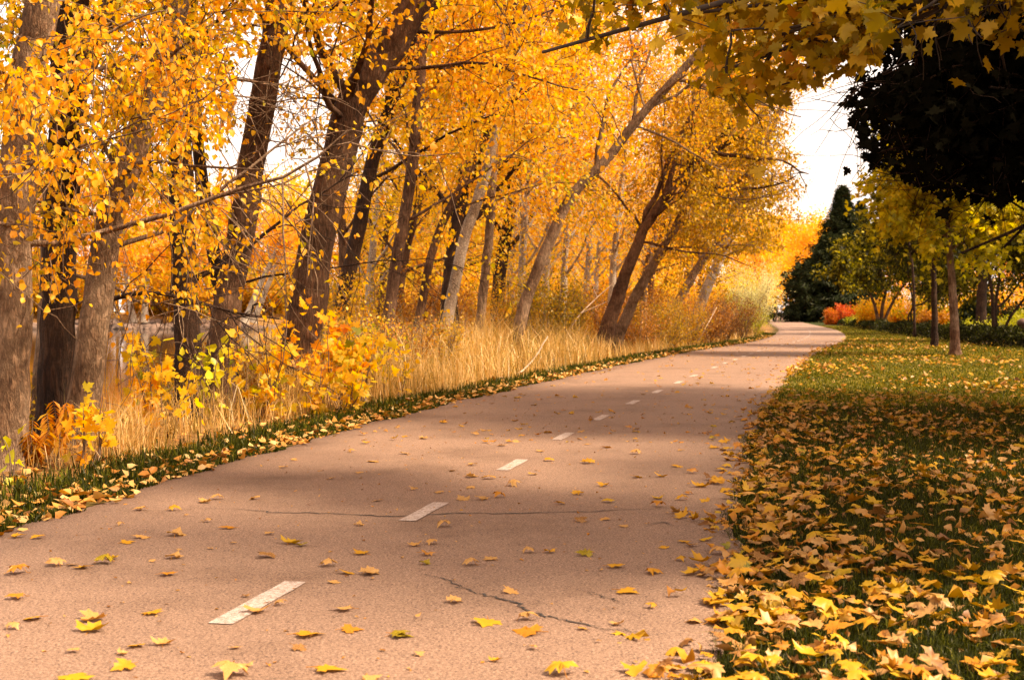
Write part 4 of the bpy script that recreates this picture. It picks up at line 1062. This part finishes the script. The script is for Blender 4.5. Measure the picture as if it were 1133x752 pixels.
# rubble along the opposite bank
rng = R(61); Vr, Fr, off = [], [], 0
import bmesh
bm = bmesh.new(); bmesh.ops.create_icosphere(bm, subdivisions=2, radius=1); iv = np.array([v.co[:] for v in bm.verts]); iF = np.array([[v.index for v in f.verts] for f in bm.faces]); bm.free()
for k in range(420):
    x = rng.uniform(-66, 4); y = FARB - 1.2 + 2 * math.sin(x * .13) + rng.uniform(-1.2, 2.2); s = rng.uniform(.25, .8)
    z = float(HGT(x, y)); z = max(z, WATER - .1)
    v = iv * (1 + .22 * rng.standard_normal((len(iv), 1))) * s * np.array([1.3, 1, .7]) + [x, y, z + .1]
    Vr.append(v); Fr.append(iF + off); off += len(iv)
o = obj('bank_rubble', mesh('bank_rubble', np.concatenate(Vr), [np.concatenate(Fr)], M['rock'])); tag(o, 'pale rubble and roots along the opposite waterline', 'rubble', None, 'stuff')

# ------------------------------------------------------------------ grass
def blades(n, x, y, h, wd, rng, lean=.35, segs=2, z=None):
    """tapered bent blades standing on the ground"""
    z = HGT(x, y) if z is None else z
    az = rng.uniform(0, 6.283, n); la = rng.uniform(0, 6.283, n); ln = np.abs(rng.normal(0, lean, n))
    dx, dy = np.cos(la) * ln, np.sin(la) * ln
    wx, wy = np.cos(az) * wd * .5, np.sin(az) * wd * .5
    b = np.stack([x, y, z - .005], -1); wv_ = np.stack([wx, wy, 0 * wx], -1)
    if segs == 2:
        m_ = b + np.stack([dx * h * .35, dy * h * .35, h * .6], -1); t = b + np.stack([dx * h, dy * h, h * (1 - .25 * ln)], -1)
        V = np.stack([b - wv_, b + wv_, m_ + wv_ * .7, m_ - wv_ * .7, t], 1).reshape(-1, 3); o5 = (np.arange(n) * 5)[:, None]
        return V, [np.array([[0, 1, 2, 3]]) + o5, np.array([[3, 2, 4]]) + o5], 5
    t = b + np.stack([dx * h, dy * h, h], -1)
    V = np.stack([b - wv_, b + wv_, t], 1).reshape(-1, 3); o3 = (np.arange(n) * 3)[:, None]
    return V, [np.array([[0, 1, 2]]) + o3], 3


def stuff(name, V, F, mat, tint, label, cat):
    o = obj(name, mesh(name, V, F, mat, tint=tint)); return tag(o, label, cat, None, 'stuff')


rng = R(71)
def lawn_pts(n, y0, y1, wmax, pw=1.0, inner=.0):
    y = y0 + (y1 - y0) * rng.uniform(0, 1, n)**pw
    x = RE(y) + inner + rng.uniform(0, 1, n) * np.minimum(wmax, .41 * y + 1.6 - RE(y) + .8)
    return x, y


parts = []
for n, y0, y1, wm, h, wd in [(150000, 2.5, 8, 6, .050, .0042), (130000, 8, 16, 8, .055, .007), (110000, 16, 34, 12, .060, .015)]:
    x, y = lawn_pts(n, y0, y1, wm, 1.0, -.03); parts.append(blades(n, x, y, h * rng.uniform(.4, 1.4, n), wd, rng, .85))
n = 80000; y = rng.uniform(34, 110, n); x = RE(y) + rng.uniform(0, 1, n) * (.42 * y - RE(y)); parts.append(blades(n, x, y, .07 * rng.uniform(.6, 1.3, n), .04, rng, .4))
off = 0; Vg, F4, F3, tg = [], [], [], []
for gi, (V, F, k) in enumerate(parts):
    Vg.append(V); F4.append(F[0] + off); F3.append(F[1] + off); off += len(V); tg.append(np.repeat(np.clip(rng.normal([.40, .45, .74, .78][gi], .22, len(V) // 5), 0, 1), 5))  # near blades darker, far ones brighter: shade and sunlight put into the tint
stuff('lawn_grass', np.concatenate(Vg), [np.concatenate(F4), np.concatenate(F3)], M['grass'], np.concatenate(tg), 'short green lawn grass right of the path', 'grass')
# verge on the river side
n = 120000; y = 4 + 66 * rng.uniform(0, 1, n)**1.7; s = np.abs(rng.normal(0, .38, n)) - .04
x = LE(y) - s; V, F, k = blades(n, x, y, (.06 + .05 * sstep(.1, .7, s)) * rng.uniform(.5, 1.4, n), .006 + .0006 * y, rng, .5)
pn = np.sin(y * 2.1) + np.sin(y * 5.3 + 1) > -.9
keep = np.repeat(pn | (s > .35), 5); idx = np.cumsum(keep) - 1
F = [f[keep[f[:, 0]]] for f in F]; F = [idx[f] for f in F]
stuff('verge_grass', V[keep], F, M['grass'], np.repeat(np.clip(rng.normal(.5, .2, n), 0, 1), 5)[keep], 'green grass verge along the river side of the path', 'grass')
# dry grass
Vs, Fa, Fb, tt, off = [], [], [], [], 0
cl = []
for px, y, h, w_, nn_ in [(128, 10.6, .5, .22, 190), (150, 11.2, .6, .25, 160), (205, 12.8, .5, .3, 120), (238, 13.8, .6, .3, 110), (312, 15.0, .62, .3, 260), (335, 15.6, .75, .3, 260), (355, 15.9, .6, .3, 150), (415, 17.4, .7, .4, 250), (70, 9.9, .3, .4, 90), (268, 14.6, .5, .35, 110)]:
    cl.append(((px - CX) / F0 * y, y, h, w_, nn_))
for k in range(80):
    y = 18.5 + 13.5 * rng.uniform()**1.1; s = .9 + rng.uniform()**1.2 * 3.2
    cl.append((float(LE(y)) - s, y, rng.uniform(.55, 1.2) * (.75 + .12 * s), .5, int(rng.uniform(60, 260))))
for k in range(40):
    y = 32 + 38 * rng.uniform(); s = .8 + rng.uniform() * 1.2
    cl.append((float(LE(y)) - s, y, rng.uniform(.25, .6), .6, 90))
for k in range(26):
    y = 4 + 14 * rng.uniform(); s = 1.0 + rng.uniform() * 2.6
    cl.append((float(LE(y)) - s, y, rng.uniform(.15, .5), .35, int(rng.uniform(20, 80))))
for cx, cy, h, w_, nn_ in cl:
    x = cx + rng.normal(0, w_ * .5, nn_); y = cy + rng.normal(0, w_ * .5, nn_); ok = LE(y) - x > .5; x, y = x[ok], y[ok]; n = len(x)
    V, F, kk = blades(n, x, y, h * rng.uniform(.3, 1.25, n), .0035 + .00028 * cy, rng, .55)
    Vs.append(V); Fa.append(F[0] + off); Fb.append(F[1] + off); off += len(V); tt.append(np.repeat(np.clip(rng.normal(rng.uniform(.25, .62), .28, n), 0, 1), 5))
stuff('dry_grass', np.concatenate(Vs), [np.concatenate(Fa), np.concatenate(Fb)], M['dry'], np.concatenate(tt), 'tall straw-coloured dry grass along the river bank', 'dry grass')

# ------------------------------------------------------------------ fallen leaves
def litter(n, x, y, size, tpl, rng, tilt=.45, curl=.5, lift=.012, hadd=.0):
    pos = np.stack([x, y, HGT(x, y) + hadd + lift * rng.uniform(.2, 2.2, n)], -1)
    az = rng.uniform(0, 6.283, n)
    yd = np.stack([np.cos(az), np.sin(az), rng.normal(0, tilt * .5, n)], -1)
    nd = np.stack([rng.normal(0, tilt, n), rng.normal(0, tilt, n), np.where(rng.uniform(0, 1, n) < .5, 1., -1.)], -1)
    return place_leaves(tpl, pos, yd, nd, size, rng, curl)


def tints(n, rng): return np.clip(np.where(rng.uniform(0, 1, n) < .28, rng.uniform(.66, 1.0, n), rng.normal(.45, .17, n)), .05, 1)


rng = R(81); Vs, Fs, Ts, off = [], [], [], 0
def add_l(V, F, k, t):
    global off
    Vs.append(V); Fs.append(F + off); Ts.append(np.repeat(t, k)); off += len(V)


# lawn, thickest along the edge of the path
n = 4300; y = 3.2 + 15.8 * rng.uniform(0, 1, n)**1.0
wid_ = np.minimum(9, .41 * y + 1.8 - RE(y) + .8); f = rng.uniform(0, 1, n)**1.25
x = RE(y) - .01 + rng.normal(0, .06, n) + f * wid_
pat = np.sin(x * 2.3 + y * .8) + np.sin(y * 1.9 - x * 1.1) + np.sin(x * 4.1 + 2); keep = rng.uniform(0, 1, n) < np.clip(.62 + .30 * pat + .5 * np.exp(-(x - RE(y)) / .6), .12, 1)
x, y = x[keep], y[keep]; n = len(x)
LAWN = (x, y)
V, F, k = litter(n, x, y, .085 * rng.uniform(.35, 1.15, n), T_MAPLE2, rng, .36, .42, .03, .012); add_l(V, F, k, tints(n, rng))
n = 3400; y = 3.2 + 13 * rng.uniform(0, 1, n); f = rng.uniform(0, 1, n)**1.3
x = RE(y) + rng.normal(0, .07, n) + f * np.minimum(8, .41 * y + 1.8 - RE(y) + .8)
V, F, k = litter(n, x, y, .055 * rng.uniform(.3, 1.4, n), T_OVATE, rng, .6, .9, .02, .008); add_l(V, F, k, np.clip(rng.normal(.8, .2, n), .2, 1))
n = 900; y = 3.8 + 14 * rng.uniform(0, 1, n); x = LE(y) + (RE(y) - LE(y)) * rng.uniform(0, 1, n)
V, F, k = litter(n, x, y, .018 * rng.uniform(.4, 1.6, n), T_OVATE, rng, .2, .5, .003, PT + .002); add_l(V, F, k, np.clip(rng.normal(.8, .2, n), .2, 1))
n = 5200; y = 19 + 36 * rng.uniform(0, 1, n)**1.2; x = RE(y) - .15 + rng.uniform(0, 1, n)**1.3 * (.42 * y - RE(y) + 1)
pat = np.sin(x * .9 + y * .35) + np.sin(y * .6 - x * .4); keep = rng.uniform(0, 1, n) < np.clip(.34 + .4 * pat, .04, 1); x, y = x[keep], y[keep]; n = len(x)
V, F, k = litter(n, x, y, .10 * rng.uniform(.5, 1.2, n), T_OVATE, rng, .5, .4, .03, .03); add_l(V, F, k, tints(n, rng))
# thin scatter farther along the path
n = 520; y = 11.5 + 45 * rng.uniform(0, 1, n)**1.6; x = LE(y) + (RE(y) - LE(y)) * rng.uniform(0, 1, n)
V, F, k = litter(n, x, y, .07 * rng.uniform(.35, 1.25, n), T_MAPLE2, rng, .2, .35, .006, PT + .004); add_l(V, F, k, tints(n, rng))
n = 280; y = 3 + 40 * rng.uniform(0, 1, n)**1.4; x = RE(y) - np.abs(rng.normal(0, .17, n))
V, F, k = litter(n, x, y, .09 * rng.uniform(.4, 1.2, n), T_MAPLE, rng, .3, .45, .01, PT + .006); add_l(V, F, k, tints(n, rng))
stuff('fallen_leaves', np.concatenate(Vs), [np.concatenate(Fs)], M['fallen'], np.concatenate(Ts), 'carpet of fallen yellow maple leaves on the lawn and farther path', 'fallen leaves')
Vs, Fs, Ts, off = [], [], [], 0
n = 3600; y = 3.5 + 60 * rng.uniform(0, 1, n)**1.6; s = np.abs(rng.normal(0, .4, n)) - .09
V, F, k = litter(n, LE(y) - s, y, .075 * rng.uniform(.4, 1.3, n), T_OVATE, rng, .5, .5, .02, .025); add_l(V, F, k, rng.uniform(0, .9, n))
n = 16000; y = 4 + 76 * rng.uniform(0, 1, n)**1.3; s = .8 + rng.uniform(0, 1, n) * 9; ok = s < bankoff(y) - .3; y, s = y[ok], s[ok]; n = len(y)
V, F, k = litter(n, LE(y) - s, y, .08 * rng.uniform(.5, 1.3, n), T_RHOMB, rng, .5, .4, .02, .01); add_l(V, F, k, rng.uniform(0, 1, n))
stuff('leaf_litter', np.concatenate(Vs), [np.concatenate(Fs)], M['litter'], np.concatenate(Ts), 'brown and tan leaf litter under the riverside trees and along the verge', 'leaf litter')

# individual leaves: on the path (as in the photo) and the nearest ones on the lawn
SHAPES = {}
COLT = {'yellow': .24, 'golden': .42, 'orange': .58, 'tan': .82, 'pale tan': .76, 'green-yellow': .07, 'brown': .95, 'red': .66}


def leaf_mesh(sh, col):
    if (sh, col) in SHAPES: return SHAPES[sh, col]
    rng = R(900 + sh)
    V, F, k = place_leaves(T_MAPLE2, np.array([[0, -.35, 0.]]), np.array([[0, 1., 0]]), np.array([[0, 0, 1.]]), np.array([1.]), rng, [.12, .25, .36, .5][sh % 4])
    V[:, 2] -= V[:, 2].min()
    sp = resample([V[0] * [1, 0, 1] + [0, -.34, .01], np.array([.05, -.55, .03]), np.array([.12, -.75, .015])], 5)
    V2, F2 = tubes([(sp, np.linspace(.018, .012, 5))], 4)
    me = mesh('maple_leaf', np.concatenate([V, V2]), [F, F2[0] + len(V)], M['fallen'], tint=np.r_[np.full(len(V), COLT[col]), np.full(len(V2), .6)])
    SHAPES[sh, col] = me
    return me


A_ = [(50, 283, 1, 'golden'), (105, 286, 1, 'golden'), (390, 208, 1, 'pale tan'), (485, 208, 1, 'golden'), (570, 187, 1, 'tan'), (605, 178, 1, 'tan'), (710, 178, 1, 'tan'), (635, 258, 1.2, 'orange'), (335, 250, .6, 'tan'), (580, 240, .6, 'tan'),
      (355, 298, 1, 'golden'), (395, 284, 1.2, 'pale tan'), (490, 277, 1.4, 'tan'), (810, 300, 1.2, 'yellow'), (840, 307, .9, 'green-yellow'), (155, 360, 1.2, 'tan'), (200, 360, .7, 'tan'), (228, 368, 1, 'golden'), (290, 355, 1.2, 'green-yellow'),
      (312, 343, .8, 'yellow'), (52, 383, 1.3, 'orange'), (485, 340, 1.2, 'tan'), (467, 387, 1, 'orange'), (740, 338, 1.2, 'brown'), (1005, 328, 1.1, 'golden'), (915, 362, 1, 'tan'), (967, 382, 1, 'golden'), (1028, 385, 1.3, 'tan'), (45, 452, 1, 'orange'),
      (90, 510, 1.2, 'golden'), (38, 535, .7, 'tan'), (258, 512, 1.3, 'pale tan'), (258, 540, 1.3, 'yellow'), (425, 493, 1.2, 'golden'), (715, 490, 1.1, 'pale tan'), (783, 470, .7, 'tan'), (685, 447, .5, 'brown'), (378, 585, .9, 'golden'),
      (455, 578, .9, 'pale tan'), (340, 606, .5, 'tan'), (345, 646, 1.1, 'golden'), (858, 553, 1.4, 'golden'), (835, 592, .8, 'brown'), (957, 484, 1.1, 'tan'), (978, 540, 1.1, 'orange'), (1115, 556, 1, 'green-yellow'), (210, 675, 1.6, 'yellow'),
      (640, 665, 1.5, 'pale tan'), (690, 640, .6, 'tan'), (918, 650, 1.4, 'golden'), (655, 590, .5, 'tan'), (205, 600, .6, 'tan'), (1000, 250, .8, 'tan'), (750, 275, .8, 'tan'), (1050, 183, .9, 'tan'), (1000, 105, .8, 'tan'), (925, 122, .8, 'tan'),
      (1040, 75, 1, 'golden'), (790, 90, .9, 'tan'), (820, 70, .8, 'tan'), (980, 48, .9, 'tan'), (520, 225, .4, 'tan'), (650, 300, .5, 'tan'), (425, 350, .4, 'tan'), (500, 320, .4, 'tan'), (585, 315, .4, 'tan'), (1035, 675, .9, 'tan'), (930, 408, .7, 'tan')]
B_ = [(363, 545, 1.4, 'yellow'), (485, 573, 1.6, 'orange'), (485, 535, 1, 'tan'), (118, 582, 1.1, 'green-yellow'), (585, 690, 1.3, 'yellow'), (860, 695, 1.1, 'orange'), (940, 712, 1, 'golden'), (650, 348, 1.2, 'green-yellow'), (740, 382, 1.1, 'golden'),
      (775, 455, 1.3, 'golden'), (548, 340, .9, 'golden'), (487, 340, .8, 'tan'), (318, 376, 1, 'tan'), (375, 360, 1, 'tan'), (270, 484, 1, 'tan'), (433, 455, .9, 'pale tan'), (185, 373, .8, 'green-yellow'), (190, 347, 1, 'red'), (155, 320, .8, 'pale tan'),
      (205, 315, .8, 'pale tan'), (25, 402, 1, 'tan'), (645, 562, .6, 'golden'), (845, 500, .6, 'golden'), (745, 550, .6, 'tan'), (390, 654, .5, 'golden'), (170, 637, .5, 'tan'), (500, 620, .5, 'tan'), (880, 327, .7, 'golden'), (940, 310, .9, 'golden'),
      (1005, 305, 1, 'yellow'), (865, 185, 1, 'yellow'), (865, 208, 1.2, 'orange'), (935, 188, 1, 'golden'), (718, 195, 1, 'yellow'), (632, 172, 1.2, 'golden'), (705, 148, 1.2, 'golden'), (805, 123, 1.1, 'golden'), (872, 121, 1, 'golden'),
      (990, 150, 1.4, 'golden'), (920, 92, 1.4, 'golden'), (660, 82, 1.6, 'golden'), (545, 75, 1.1, 'golden'), (710, 245, .9, 'pale tan'), (640, 250, 1.1, 'brown'), (765, 265, .8, 'tan'), (580, 200, .9, 'golden'), (240, 265, 1.1, 'tan'),
      (295, 187, 1.1, 'tan'), (350, 187, 1.2, 'tan'), (400, 180, 1.1, 'orange'), (370, 127, 1.2, 'golden'), (320, 122, 1.2, 'tan'), (445, 147, 1.3, 'tan'), (318, 153, .9, 'tan'), (225, 167, .9, 'tan'), (150, 158, .9, 'tan'), (500, 115, .9, 'golden'),
      (325, 88, 1.1, 'tan'), (265, 105, .9, 'tan'), (450, 20, 1, 'tan'), (520, 48, 1, 'tan'), (715, 37, 1.2, 'orange'), (660, 28, 1, 'tan'), (800, 55, 1.2, 'tan'), (930, 45, 1.1, 'tan'), (1030, 38, 1.4, 'golden'), (30, 78, 1.2, 'tan'),
      (125, 55, 1.1, 'tan'), (410, 32, 1.1, 'tan'), (1065, 420, 1.2, 'pale tan'), (1040, 545, 1.4, 'orange'), (1085, 585, 1.2, 'golden'), (1040, 345, 1.1, 'pale tan'), (1080, 375, 1.3, 'orange'), (1055, 215, 1.2, 'orange'), (1085, 225, 1.2, 'golden'), (960, 322, 1, 'pale tan')]
spots = [(ax / 2.518, 480 + ay / 2.518, s, c) for ax, ay, s, c in A_] + [(400 + bx / 2.635, 480 + by / 2.635, s, c) for bx, by, s, c in B_]
rng = R(91); rows = []
for px, py, s, c in spots:
    g = G(px, py, PT + .01)
    rows.append((g[0], g[1], PT + .005, .074 * s, c, 'path', px))
xl, yl = LAWN; nx_ = 0
for k in range(170):
    y = 3.75 + 5.0 * (k / 170.) + rng.normal(0, .1); x = float(RE(y)) + .03 + abs(rng.normal(0, .75)) * (1 + .1 * y)
    if x > .41 * y + .1: x = float(RE(y)) + rng.uniform(0, .6)
    s = rng.uniform(.55, 1.25); c = ['yellow', 'golden', 'golden', 'orange', 'tan', 'pale tan', 'yellow', 'brown'][int(rng.integers(0, 8))]
    rows.append((x, y, .045 + .02 * rng.uniform(), .095 * s, c, 'lawn', CX + F0 * x / y))


def where(x, y, kind):
    if kind == 'lawn':
        e = x - float(RE(y))
        return 'on lawn %s%s' % ('at the path edge' if e < .25 else 'a step from path' if e < .8 else 'far from path', ', nearest camera' if y < 5 else ', middle distance' if y < 6.6 else ', farther off')
    c = float(CEN(y)); side = 'left' if x < c else 'right'; dd = abs(x - c)
    sd_ = 'touching' if dd < .25 else ('%s of' % side if dd < 1.2 else 'far %s of' % side)
    k = int(np.argmin([abs(y - (q + .37)) for q in starts]))
    return 'on asphalt %s the %s white dash' % (sd_, ['nearest', 'second', 'third', 'fourth', 'fifth', 'sixth', 'seventh', 'eighth', 'ninth', 'tenth'][min(k, 9)])


cells = {}
for r_ in rows:
    sz = 'small ' if r_[3] < (.055 if r_[5] == 'path' else .078) else ('large ' if r_[3] > (.09 if r_[5] == 'path' else .118) else '')
    cells.setdefault((sz, r_[4], where(r_[0], r_[1], r_[5])), []).append(r_)
ORD = ["first", "second", "third", "fourth", "fifth", "sixth", "seventh", "eighth", "ninth", "tenth"]
n_ = 0
for (sz, c, wh), rs in cells.items():
    rs.sort(key=lambda q: q[6])
    for k, (x, y, z, s, c, kind, px) in enumerate(rs):
        lab = '%s%s maple leaf %s' % (sz, c, wh)
        if len(rs) > 1: lab = '%s from left, %s' % (ORD[min(k, 9)], lab)
        o = obj('fallen_leaf', leaf_mesh(int(rng.integers(0, 12)), c), None, (x, y, z))
        f = .2 if kind == 'path' else .45
        o.rotation_euler = (rng.normal(0, f * .6), rng.normal(0, f * .6) + (math.pi if kind == 'lawn' and rng.uniform() < .2 else 0), rng.uniform(0, 6.28))
        o.scale = (s, s, s)
        tag(o, lab, 'leaf', 'maple leaves lying on the path' if kind == 'path' else 'maple leaves lying on the lawn')

# ------------------------------------------------------------------ render settings
vs = sc.view_settings
vs.view_transform = 'Standard'; vs.look = 'None'; vs.gamma = 1.0; vs.exposure = 1.32; vs.use_curve_mapping = False
cy = sc.cycles
cy.use_denoising = True
cy.max_bounces = 9; cy.diffuse_bounces = 4; cy.use_fast_gi = False; cy.glossy_bounces = 3; cy.transmission_bounces = 6; cy.transparent_max_bounces = 4
cy.caustics_reflective = False; cy.caustics_refractive = False
cy.sample_clamp_indirect = 6.0
cy.use_adaptive_sampling = True; cy.adaptive_threshold = .02
